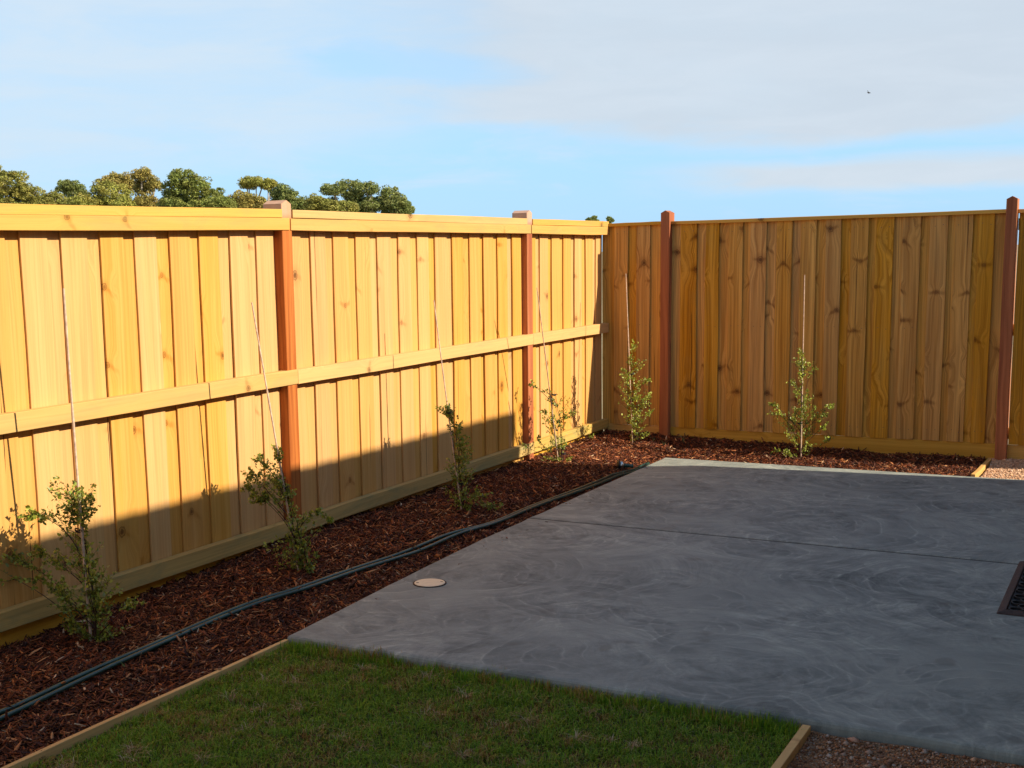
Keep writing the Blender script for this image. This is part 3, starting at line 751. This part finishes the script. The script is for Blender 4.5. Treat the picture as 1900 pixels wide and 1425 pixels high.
for nm, ps, lab in (('gravel', parts, 'brown crushed gravel in the lower right corner below the patio'), ('gravel', p2, 'pink sunlit gravel by the back fence post on the right')):
    off = 0; VV = []; FF = []; CC = []
    for (v, f, c) in ps: VV.append(v); FF.append(f+off); CC.append(c); off += len(v)
    tag(np_mesh(nm, np.vstack(VV), np.vstack(FF), M['stone'], np.vstack(CC)), lab, 'gravel', kind='stuff')
# one bigger stone against the slab
v, f, c = pebbles(1, (3.47, 3.4705, -6.262, -6.2615), .020, [(.42, .24, .16)], zg)
tag(np_mesh('stone', v, f, M['stone'], c), 'single reddish pebble lying against the patio edge in the gravel', 'stone')

# ------------------------------------------------------------------ canes and shrubs
def ground_pt(px, py):
    z = .09
    for _ in range(6):
        p = hit(px, py, 2, z); z = float(zm(p[0], p[1]))
    return np.array([p[0], p[1], z])
LEAF = []
def leaves(points, dirs, size, cols):
    """oval leaves, folded along the midrib"""
    n = len(points); P = np.array(points); D = np.array(dirs); D /= np.linalg.norm(D, axis=1)[:, None]+1e-9
    rnd = rng.normal(0, 1, (n, 3)); rnd[:, 2] += .6; S_ = np.cross(D, rnd); S_ /= np.linalg.norm(S_, axis=1)[:, None]+1e-9; N_ = np.cross(S_, D)
    L = size*rng.uniform(.6, 1.35, n)[:, None]; w = L*rng.uniform(.55, .8, n)[:, None]/2; cv = rng.uniform(-.12, .25, n)[:, None]
    v = [P, P+D*L*.3+S_*w*.85+N_*w*.25, P+D*L*.68+S_*w*.8+N_*w*.25-N_*L*cv*.5, P+D*L-N_*L*cv, P+D*L*.68-S_*w*.8+N_*w*.25-N_*L*cv*.5, P+D*L*.3-S_*w*.85+N_*w*.25, P+D*L*.5-N_*L*cv*.25]
    V = np.stack(v, 1).reshape(-1, 3); b = 7*np.arange(n)[:, None]
    F = np.concatenate([b+[0, 1, 6], b+[1, 2, 6], b+[2, 3, 6], b+[3, 4, 6], b+[4, 5, 6], b+[5, 0, 6]], 0)
    return V, F, np.repeat(cols, 7, 0)
LC = np.array([(.230, .280, .034), (.320, .360, .045), (.140, .180, .030), (.400, .410, .080), (.230, .250, .075)])
SHRUB_GROUP = 'young staked shrubs along the fences'; CANE_GROUP = 'bamboo canes staking the shrubs'
def shrub(base, stem_px, clusters, leafsize, label, twig_n=8, ties=(), spread=.10, light=1.0, nstems=3):
    """stem_px: pixels the leader follows; clusters: (px, py, rx, ry, number of twigs)"""
    base = np.array(base)
    root = empty('shrub', tuple(map(float, base)), label=label, cat='shrub', group=SHRUB_GROUP)
    SV, SF = [], []; stems = []
    for s in range(nstems):
        top = len(stem_px) if s == 0 else max(2, int(len(stem_px)*(.9-.15*s)))
        pts = [base+np.array([random.uniform(-.03, .03) if s else 0, random.uniform(-.03, .03) if s else 0, -.02])]
        for j, q in enumerate(stem_px[:top]):
            p = facing(q[0]+(random.uniform(-6, 6)+((-1)**s)*7 if s else 0), q[1], base, random.uniform(-.015, .015)+(.04*s*random.choice((-1, 1)) if s else 0)); pts.append(p)
        # refine
        fine_ = []
        for a, b in zip(pts[:-1], pts[1:]):
            for k in range(4): fine_.append(a+(b-a)*k/4+rng.normal(0, .0025, 3))
        fine_.append(pts[-1]); n = len(fine_)
        tube(fine_, [max(.0011, .0052*(1-i/n)*(1 if s == 0 else .7)) for i in range(n)], 5, SV, SF); stems += fine_
    stems = np.array(stems); nmain = len(stems); LP, LD = [], []
    for (cx, cy, rx, ry, nt) in clusters:
        dep0 = random.uniform(-spread, spread)*.6
        cc_ = facing(cx, cy, base, dep0); hd0 = np.linalg.norm((stems[:nmain]-cc_)[:, :2], axis=1)
        src = stems[:nmain]
        if hd0.min() > .07:                                      # a side branch carries this spray
            i_ = int(np.argmin(np.abs(stems[:nmain, 2]-(cc_[2]-hd0*.8-.04))+.3*hd0)); st0 = stems[i_]; L0 = np.linalg.norm(cc_-st0)
            br = bez(st0, st0+(cc_-st0)*.45+np.array([0, 0, .16*L0])+rng.normal(0, .05*L0, 3), cc_, 12)
            tube(br, [max(.0008, .0030*(1-i/13)) for i in range(12)], 4, SV, SF, cap=False); src = np.array(br[4:])
        for _ in range(int(nt*1.5)+1):
            a = random.uniform(0, 6.28); q = math.sqrt(random.random())
            tip = facing(cx+rx*q*math.cos(a), cy+ry*q*math.sin(a), base, dep0+random.gauss(0, spread*.45))
            g = zm(tip[0], tip[1])
            if tip[2] < g+.02: tip[2] = g+.02+random.random()*.03
            hd = np.linalg.norm((src-tip)[:, :2], axis=1); want = tip[2]-hd*.75-.02
            dd = np.abs(src[:, 2]-want) + .8*hd + np.abs(rng.normal(0, .02, len(src)))
            st = src[int(np.argmin(dd))]
            mid = (st+tip)/2; L = np.linalg.norm(tip-st); mid = mid+np.array([0, 0, -.10*L+random.uniform(-.06, .16)*L])+rng.normal(0, .06*L, 3)
            n = 6; path = bez(st, mid, tip, n); tube(path, [max(.0005, .0013*(1-i/n)) for i in range(n)], 3, SV, SF, cap=False)
            # leaves along the outer part
            nl = int(twig_n*random.uniform(1.4, 2.4)); reach = min(1.0, .17/max(L, .02))
            for k in range(nl):
                s = 1-reach*random.random()**1.1; i0 = min(int(s*(n-1)), n-2); fr = s*(n-1)-i0; p = path[i0]*(1-fr)+path[i0+1]*fr; tg = path[i0+1]-path[i0]; tg = tg/(np.linalg.norm(tg)+1e-9)
                dv = tg*.5+rng.normal(0, .75, 3); LP.append(p+rng.normal(0, .004, 3)); LD.append(dv)
    mesh_obj('stem', SV, SF, M['stem'], root)
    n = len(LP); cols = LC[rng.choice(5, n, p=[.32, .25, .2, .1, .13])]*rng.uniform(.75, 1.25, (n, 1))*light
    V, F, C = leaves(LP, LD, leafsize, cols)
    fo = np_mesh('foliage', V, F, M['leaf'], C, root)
    for (px, py) in ties:
        c = facing(px, py, base, 0); V, F = [], []
        for q in range(2):
            ring = [c+np.array([.017*math.cos(w), .017*math.sin(w), .004*math.sin(2*w+q)+(.006*q)]) for w in np.linspace(0, 2*math.pi, 13)]
            tube(ring, .0028, 5, V, F, cap=False)
        tube([c+np.array([.015, -.01, .0]), c+np.array([.03, -.02, .012]), c+np.array([.045, -.03, .008])], .0022, 5, V, F)
        mesh_obj('tie', V, F, M['tie'], root)
    return root
def cane(bottom, top, label, bend=.01, r=.0052):
    b = np.array(bottom)-[0, 0, .04]; tp = np.array(top); mid = (b+tp)/2+np.array([random.uniform(-bend, bend), random.uniform(-bend, bend), 0])
    path = bez(b, mid, tp, 24); rad = [r*(1-.35*i/23)*(1.22 if i % 6 == 3 else 1) for i in range(24)]
    V, F = tube(path, rad, 8); o = mesh_obj('bamboo_cane', V, F, M['cane'], smooth=False)
    tag(o, label, 'cane', CANE_GROUP); return o

c1b = ground_pt(170, 1195); c1t = hit(118, 535, 0, .36)
c2b = ground_pt(556, 1062); c2t = np.array([.331, -5.481, 1.499])
c3b = ground_pt(858, 948); c3t = hit(805, 557, 0, .34)
c4b = ground_pt(1037, 858); c4t = np.array([.320, -2.083, 1.462])
c5b = ground_pt(1174, 826); c5t = np.array([.388, -.468, 1.526])
c6b = ground_pt(1486, 852); c6t = hit(1493, 510, 1, c6b[1]+.0)
cane(c1b, c1t, 'bamboo cane in the largest shrub, nearest the left edge', .012, .0066)
cane(c2b, c2t, 'leaning bamboo cane just left of the nearer red post', .012, .0060)
cane(c3b, c3t, 'leaning bamboo cane midway between the two red posts', .012)
cane(c4b, c4t, 'leaning bamboo cane just right of the farther red post', .010)
cane(c5b, c5t, 'bamboo cane standing in the fence corner left of the back fence post', .004)
cane(c6b, c6t, 'upright pale bamboo cane in front of the middle of the back fence', .003)

shrub(c1b+[.01, 0, 0], [(178, 1130), (160, 1040), (150, 970), (143, 915), (140, 895)],
      [(112, 905, 32, 22, 9), (150, 935, 38, 35, 16), (163, 905, 14, 22, 4), (115, 940, 35, 20, 9), (62, 955, 34, 16, 8), (25, 1035, 36, 22, 10), (-15, 1060, 40, 35, 12), (80, 1030, 40, 24, 9), (70, 1075, 50, 18, 7),
       (130, 1020, 38, 35, 12), (175, 1040, 26, 40, 12), (205, 1075, 28, 30, 7), (150, 1110, 50, 30, 16), (110, 1105, 30, 30, 10), (185, 1130, 30, 30, 8), (165, 1170, 45, 25, 12), (120, 1155, 30, 20, 7), (195, 1190, 30, 18, 6), (250, 1115, 26, 8, 4), (230, 1240, 12, 10, 2)],
      .0165, 'largest leafy shrub in the bed nearest the left edge, spreading wide', 9, ties=((147, 985),), spread=.13, nstems=4)
shrub(c2b+[.015, .01, 0], [(548, 1000), (538, 940), (528, 890), (515, 850), (510, 825)],
      [(512, 835, 14, 15, 6), (478, 848, 24, 10, 5), (470, 880, 22, 18, 8), (495, 880, 30, 22, 14), (478, 920, 26, 18, 12), (462, 905, 14, 22, 6), (515, 900, 22, 22, 12), (535, 920, 14, 28, 6), (548, 960, 16, 25, 6), (590, 950, 22, 16, 7), (578, 975, 26, 12, 5),
       (545, 1005, 36, 20, 13), (505, 1005, 22, 15, 6), (575, 1020, 28, 18, 8), (545, 1045, 34, 18, 12), (570, 1050, 20, 16, 4), (612, 965, 6, 5, 2)],
      .0165, 'straggly shrub in front of the nearer red post, bent over to the left', 8, ties=((530, 905), (535, 995)), spread=.10, nstems=3)
shrub(c3b+[.01, .01, 0], [(856, 900), (850, 840), (845, 795), (835, 770), (825, 755)],
      [(818, 750, 16, 10, 6), (832, 762, 12, 10, 8), (845, 785, 16, 12, 7), (858, 800, 16, 18, 6), (862, 830, 20, 18, 10), (868, 862, 16, 22, 9), (842, 850, 14, 25, 7), (828, 865, 10, 12, 2), (858, 890, 26, 12, 7), (845, 905, 30, 12, 8), (885, 915, 28, 12, 8), (862, 930, 36, 14, 12), (912, 938, 26, 8, 6)],
      .0160, 'slim upright shrub between the two red posts, its tip nodding left', 8, ties=((832, 766), (856, 897)), spread=.08, nstems=3)
shrub(c4b+[.03, 0, 0], [(1040, 800), (1038, 770), (1032, 740), (1028, 725)],
      [(985, 712, 8, 6, 2), (1008, 725, 14, 6, 3), (1018, 738, 10, 6, 3), (1012, 765, 18, 12, 7), (1020, 782, 20, 14, 11), (1050, 735, 10, 18, 3), (1058, 762, 16, 14, 5), (1048, 775, 16, 15, 4), (1030, 808, 22, 12, 7), (995, 815, 22, 8, 3), (1005, 830, 26, 8, 5), (1040, 825, 16, 10, 4), (1020, 850, 18, 10, 5), (1050, 858, 20, 12, 7), (1030, 875, 18, 8, 4), (965, 825, 8, 6, 1)],
      .0165, 'sparse open shrub in the sun patch just right of the farther red post', 6, ties=((1028, 733), (1045, 842)), spread=.10, nstems=2)
shrub(c5b+[.01, 0, 0], [(1176, 780), (1174, 730), (1172, 680), (1172, 650), (1175, 636)],
      [(1178, 642, 8, 12, 4), (1174, 665, 14, 10, 6), (1196, 672, 12, 6, 4), (1160, 690, 16, 10, 6), (1180, 700, 20, 14, 8), (1200, 708, 10, 8, 4), (1160, 715, 14, 12, 6), (1188, 728, 24, 14, 11), (1205, 735, 10, 14, 5), (1165, 742, 18, 14, 10), (1192, 752, 22, 14, 12), (1205, 765, 10, 12, 4), (1168, 770, 18, 14, 9), (1185, 782, 20, 14, 9), (1178, 800, 14, 10, 6), (1202, 802, 7, 5, 2)],
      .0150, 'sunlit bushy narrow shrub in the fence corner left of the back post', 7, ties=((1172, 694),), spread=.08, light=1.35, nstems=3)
shrub(c6b+[0, .01, 0], [(1485, 800), (1487, 750), (1488, 700), (1488, 660), (1489, 648)],
      [(1488, 655, 8, 10, 4), (1478, 668, 10, 8, 5), (1500, 670, 14, 5, 5), (1486, 688, 12, 10, 6), (1512, 682, 5, 4, 2), (1466, 708, 16, 5, 4), (1480, 722, 12, 8, 4), (1502, 735, 12, 12, 9), (1432, 750, 14, 6, 6), (1440, 765, 14, 12, 6), (1460, 775, 18, 16, 8), (1480, 770, 16, 20, 10), (1502, 765, 18, 18, 11), (1525, 770, 14, 14, 6), (1541, 752, 8, 8, 4), (1500, 795, 24, 14, 9), (1530, 790, 14, 10, 4), (1470, 805, 20, 12, 6), (1504, 825, 12, 8, 5), (1540, 812, 9, 5, 5), (1440, 836, 18, 6, 5), (1465, 842, 14, 8, 5)],
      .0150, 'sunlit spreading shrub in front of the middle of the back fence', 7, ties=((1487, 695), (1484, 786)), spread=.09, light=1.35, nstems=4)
b7 = ground_pt(1080, 818)
shrub(b7, [(1080, 805), (1078, 796)], [(1075, 792, 9, 8, 4), (1090, 790, 9, 7, 4), (1098, 812, 6, 5, 3)], .013, 'tiny seedling against the bottom rail near the fence corner', 6, spread=.04, light=1.2, nstems=2)
# weeds: blades of green grass sprouting in the bark
WEED = 'grass weeds sprouting in the bark'
for (px, py, hh, lab) in ((1184, 818, .12, 'green grass weed at the foot of the corner shrub'), (1231, 828, .05, 'tiny upright green sprout in the bark below the back fence post'), (1268, 822, .13, 'arching grey green grass blade in front of the back fence'), (1213, 820, .06, 'small grass weed between corner shrub and back post'), (232, 1245, .05, 'small green weed beside the hose near the left edge')):
    b = ground_pt(px, py); V, F = [], []
    for k in range(4):
        a = random.uniform(0, 6.28); h = hh*random.uniform(.5, 1)
        path = bez(b, b+np.array([.2*h*math.cos(a), .2*h*math.sin(a), h]), b+np.array([.7*h*math.cos(a), .7*h*math.sin(a), h*random.uniform(.5, 1)]), 7)
        tube(path, [.0022*(1-i/7.5) for i in range(7)], 3, V, F, cap=False)
    o = mesh_obj('grass_weed', V, F, plain('weed_green', (.16, .22, .07), .5)); tag(o, lab, 'weed', WEED)

# ------------------------------------------------------------------ garden hose
HG = empty('garden_hose', (.8, -3.5, .05), label='dark green garden hose doubled back along the mulch beside the slab', cat='hose')
_S = np.array(sp); _K = np.ones(9)/9; _P = np.pad(_S, ((4, 4), (0, 0)), mode='edge'); _S = np.stack([np.convolve(_P[:, q], _K, 'valid') for q in range(3)], 1); _S[:, 0] = np.minimum(_S[:, 0], [slab_edge_x(v)-.032 for v in _S[:, 1]]); sp = list(_S)
A_, B_ = [], []
for i, p in enumerate(sp):
    tg = sp[min(i+1, len(sp)-1)]-sp[max(i-1, 0)]; nrm = np.array([-tg[1], tg[0], 0]); nrm /= np.linalg.norm(nrm)+1e-9
    w = .0175+.006*math.sin(i*.13)+.002*math.sin(i*.31); cross = math.cos(i*.045)
    zz = np.array([0, 0, .006*max(0, math.sin(i*.21))])
    A_.append(p+nrm*w+zz); B_.append(p-nrm*w)
turn = [np.array([.885, -1.62, .052]), np.array([.900, -1.50, .062]), np.array([.925, -1.36, .084]), np.array([.905, -1.30, .080]), np.array([.870, -1.37, .062]), np.array([.862, -1.52, .055])]
path = A_[::1] + turn[3:][::1] if False else None
full = list(B_)+turn[:3]+turn[3:]+list(A_[::-1])
V, F = tube(full, .0100, 10); mesh_obj('tube', V, F, M['hose'], HG, smooth=True)
# brass and chrome spray nozzle lying at the fold
nc = ground_pt(1150, 872); nc = np.array([nc[0], nc[1], nc[2]+.032])
def lathe(c, axis, prof, sides=16):
    ax = Vector([float(a) for a in axis]).normalized(); a = ax.orthogonal().normalized(); b = ax.cross(a); V, F = [], []; c = Vector([float(q) for q in c])
    for (s, r) in prof:
        for k in range(sides): w = 2*math.pi*k/sides; V.append(tuple(c+ax*s+a*r*math.cos(w)+b*r*math.sin(w)))
    for j in range(len(prof)-1):
        for k in range(sides): F.append((j*sides+k, j*sides+(k+1) % sides, (j+1)*sides+(k+1) % sides, (j+1)*sides+k))
    F.append(tuple(range(sides))[::-1]); F.append(tuple((len(prof)-1)*sides+k for k in range(sides))); return V, F
axn = (.75, .55, -.12)
V, F = lathe(nc, axn, [(-.012, .010), (-.010, .024), (.0, .031), (.012, .033), (.020, .030), (.030, .022)]); mesh_obj('nozzle_head', V, F, M['metal'], HG, smooth=True)
V, F = lathe(nc, axn, [(-.020, .024), (-.018, .0345), (-.006, .036), (-.002, .034)]); mesh_obj('nozzle_rim', V, F, M['blackp'], HG, smooth=True)
V, F = lathe(nc, axn, [(.029, .021), (.050, .015), (.085, .013), (.088, .016), (.105, .016), (.106, .010)]); mesh_obj('nozzle_grip', V, F, M['hose'], HG, smooth=True)
for (px, py) in ((770, 1024),):
    i = min(range(len(sp)), key=lambda k: abs(sp[k][1]-hit(px, py, 2, .06)[1])); c = sp[i]; tg = sp[i+1]-sp[i-1]; tg /= np.linalg.norm(tg); nr = np.array([-tg[1], tg[0], 0])
    ring = [c+nr*.034*math.cos(w)+np.array([0, 0, .004+.0155*math.sin(w)]) for w in np.linspace(0, 2*math.pi, 17)]
    V, F = tube(ring, .0025, 5, cap=False); mesh_obj('clip', V, F, M['blackp'], HG)

# ------------------------------------------------------------------ trees beyond the left fence
TREE_GROUP = 'gum trees beyond the left fence'
def tree(dist, blobs, col, label, leaf=.115, n_per=1.0, fill=True):
    """blobs: (px, py, rx, ry) lobes of the crown seen at dist metres"""
    xs = np.mean([b[0] for b in blobs]); c = CAM+ray(xs, 470)*dist; base = np.array([c[0], c[1], -.06]); sc = dist/FPX
    root = empty('gum_tree', tuple(map(float, base)), label=label, cat='tree', group=TREE_GROUP)
    n_ = np.array([FW[0], FW[1], 0]); n_ /= np.linalg.norm(n_)
    P = []; C = []; TV, TF = [], []
    topz = 0; cents = []
    lows = [(b[0]+random.uniform(-6, 6), 384 if b[1] < 384 else b[1]+8, b[2]*random.uniform(.8, 1.05), 15) for b in blobs if b[1] > 347 and fill]
    lows += [(b[0]+random.uniform(-8, 8), 408, b[2]*random.uniform(.8, 1.1), 16) for b in blobs if b[1] > 347 and fill and b[1] < 400]
    for (px, py, rx, ry) in blobs+lows:
        dep = random.uniform(-.9, .9)*max(rx, 20)*sc*.8; c = facing(px, py, base, dep); a, b = rx*sc, ry*sc; cents.append(c)
        # sub-clumps on the lobe, each a ragged tuft
        a *= 1.12; b *= 1.12; ns = int((44+ (a*b)*40.0)*(.35 if py > 400 and dist < 100 else 1))
        for _ in range(ns):
            th = random.uniform(0, 6.28); u = random.uniform(-.85, 1); q = math.sqrt(max(0, 1-u*u)); rr = random.uniform(.45, 1.0)
            cc = c+RT*a*q*math.cos(th)*rr+n_*a*q*math.sin(th)*rr+np.array([0, 0, b*u*rr])
            s = random.uniform(.20, .46)*(.55+.1*min(a, 5)); m_ = int(105*n_per*(s/.35)**1.3)+18
            v = rng.normal(0, 1, (m_, 3)); v /= np.linalg.norm(v, axis=1)[:, None]; v *= (s*rng.uniform(.35, 1.0, (m_, 1))**.5); v[:, 2] *= .62
            P.append(cc+v); k = random.uniform(.80, 1.22)
            C.append(np.array(col)[None]*k*rng.uniform(.75, 1.25, (m_, 1))*np.array([random.uniform(.92, 1.1), 1, 1]))
        lim = bez(base+np.array([0, 0, 1.0]), (base+c)/2+np.array([random.uniform(-.4, .4), 0, .9]), c+np.array([0, 0, -b*.1]), 8)
        tube(lim, [max(.03, .10*(1-i/8)) for i in range(8)], 6, TV, TF)
        for _ in range(1):
            e = c+RT*a*random.uniform(-.8, .8)+np.array([0, 0, b*random.uniform(.0, .7)])+n_*random.uniform(-.6, .6)*a
            tube(bez(lim[5], (lim[5]+e)/2, e, 5), [.07, .06, .05, .035, .02], 4, TV, TF)
    tube([base, base+np.array([.05, 0, .6]), base+np.array([0, 0, 1.1])], [.30, .26, .22], 8, TV, TF)
    mesh_obj('trunk', TV, TF, M['bark'], root)
    P = np.vstack(P); C = np.vstack(C); n = len(P)
    u = rng.normal(0, 1, (n, 3)); u[:, 2] *= .7; u /= np.linalg.norm(u, axis=1)[:, None]; w = np.cross(u, rng.normal(0, 1, (n, 3))); w /= np.linalg.norm(w, axis=1)[:, None]
    L = leaf*rng.uniform(.6, 1.3, (n, 1)); V = np.stack([P-u*L*.5, P+w*L*.22, P+u*L*.5, P-w*L*.22], 1).reshape(-1, 3); F = (np.array([[0, 1, 2, 3]])+4*np.arange(n)[:, None])
    np_mesh('crown', V, F, M['gum'], np.repeat(C, 4, 0), root)
OL = (.270, .260, .060); DG = (.200, .230, .065); BR = (.320, .265, .070); YG = (.310, .300, .065)
tree(62, [(12, 335, 34, 26), (-25, 345, 40, 34), (48, 365, 24, 22), (8, 372, 36, 20)], OL, 'tall olive green tree cut off by the left edge of the photo')
tree(70, [(95, 372, 26, 18), (70, 385, 24, 14)], OL, 'low olive tree second from the left edge behind the fence')
tree(74, [(128, 346, 24, 10), (140, 356, 20, 12)], DG, 'dark flat topped tree rising behind the low olive trees')
tree(60, [(205, 362, 36, 22), (160, 378, 32, 16), (228, 378, 20, 16)], YG, 'broad rounded yellow green tree left of the tallest tree')
tree(72, [(218, 332, 24, 10), (200, 340, 18, 10), (235, 345, 14, 14)], BR, 'brownish tree top showing above the rounded yellow green one')
tree(65, [(264, 325, 17, 13), (285, 342, 15, 12), (262, 348, 12, 14), (272, 375, 26, 18)], BR, 'tall narrow brown tipped tree left of the widest dark tree', n_per=.8)
tree(58, [(340, 332, 24, 15), (325, 352, 20, 18), (368, 350, 26, 18), (318, 378, 22, 18), (355, 378, 30, 18), (395, 368, 24, 18), (422, 382, 14, 10)], (.235, .260, .062), 'wide dark green tree with a pale trunk in the middle of the row', n_per=.8)
tree(64, [(448, 372, 24, 15), (475, 378, 24, 14), (430, 384, 14, 10)], BR, 'low rusty olive tree left of the nearer red post')
tree(70, [(475, 337, 28, 8), (498, 343, 16, 8), (462, 342, 14, 7)], YG, 'umbrella shaped light green tree top above the rusty one', n_per=.8)
tree(66, [(520, 358, 18, 12), (536, 368, 16, 14), (555, 380, 12, 9)], DG, 'green tree directly behind the nearer red post', n_per=.9)
tree(60, [(590, 378, 22, 14), (615, 384, 26, 10), (640, 384, 24, 8)], OL, 'low bushy tree just right of the nearer red post')
tree(68, [(618, 352, 22, 9), (650, 345, 24, 9), (682, 350, 18, 11), (668, 370, 24, 14), (695, 378, 22, 12), (725, 362, 20, 13), (738, 378, 20, 13), (654, 362, 16, 6)], (.220, .250, .075), 'spreading gum tree with sky gaps at the right end of the row', n_per=.62)
tree(72, [(756, 388, 6, 5)], DG, 'tiny bush top at the right foot of the spreading gum', leaf=.2, n_per=.5)
tree(150, [(1097, 409, 7, 3)], DG, 'tiny distant treetop above the fence left of the corner', leaf=.4, n_per=.4)
tree(150, [(1133, 409, 3, 1.5)], DG, 'smallest distant treetop speck at the fence corner', leaf=.35, n_per=.25)

# bird high in the sky
bc = CAM+ray(1611, 172)*45
V = [(0, 0, 0), (.10, 0, .015), (-.10, 0, 0), (.02, .03, .02), (.02, -.03, .02), (.02, .0, -.03), (-.03, .14, .06), (.05, .13, .06), (-.03, -.14, .05), (.05, -.13, .05), (0, .0, .035)]
F = [(1, 3, 10), (1, 10, 4), (1, 5, 3), (1, 4, 5), (2, 10, 3), (2, 4, 10), (2, 3, 5), (2, 5, 4), (3, 7, 6), (3, 6, 10), (4, 8, 9), (4, 10, 8)]
o = mesh_obj('bird', [tuple(Vector(v)*.8) for v in V], F, M['tie']); o.location = tuple(map(float, bc)); o.rotation_euler = (.5, .4, 1.0)
tag(o, 'tiny dark bird flying in the grey cloud at the upper right', 'bird')

# ------------------------------------------------------------------ the house beside the patio (its wall and eave shade the yard)
HX = 4.95
HS = empty('house', (HX, -6, 0), label='rendered single storey house beside the patio, its eave shading the yard', cat='house')
yw = -.72
def slabpoly(pts, x0, x1):
    n = len(pts); V = [(x0, y, z) for (y, z) in pts]+[(x1, y, z) for (y, z) in pts]
    F = [tuple(range(n)), tuple(range(n, 2*n))[::-1]]+[(i, i+n, (i+1) % n+n, (i+1) % n) for i in range(n)]
    return V, F
V, F = slabpoly([(yw, -.05), (yw, 2.35), (yw-.42, 3.0), (yw-.42, 3.10), (-14, 3.10), (-14, -.05)], HX, HX+5); mesh_obj('wall', V, F, M['render'], HS)
V, F = box_bits([(4.47, -14.2, 3.115, HX+5.2, -1.225, 3.275)]); mesh_obj('eave', V, F, M['fascia'], HS)
V, F = slabpoly([(-14.1, 3.28), (-1.6, 3.28), (-4, 3.55), (-12, 3.55)], HX+1.5, HX+4.5); mesh_obj('roof', V, F, M['fascia'], HS)
V, F = box_bits([(HX-.03, -5.1, .07, HX-.004, -5.04, 2.2), (HX-.03, -3.0, .07, HX-.004, -2.94, 2.2), (HX-.03, -5.04, 2.14, HX-.004, -3.0, 2.2), (HX-.03, -4.05, .07, HX-.004, -3.99, 2.14)])
fr = mesh_obj('door_frame', V, F, M['blackp'], HS)
for a in (-5.035, -3.985):
    V, F = box_bits([(HX-.015, a, .08, HX-.006, a+.98, 2.13)]); mesh_obj('glass_pane', V, F, M['glass'], HS)

# ------------------------------------------------------------------ render settings
S.render.engine = 'CYCLES'
S.cycles.max_bounces = 6; S.cycles.diffuse_bounces = 4; S.cycles.transparent_max_bounces = 4
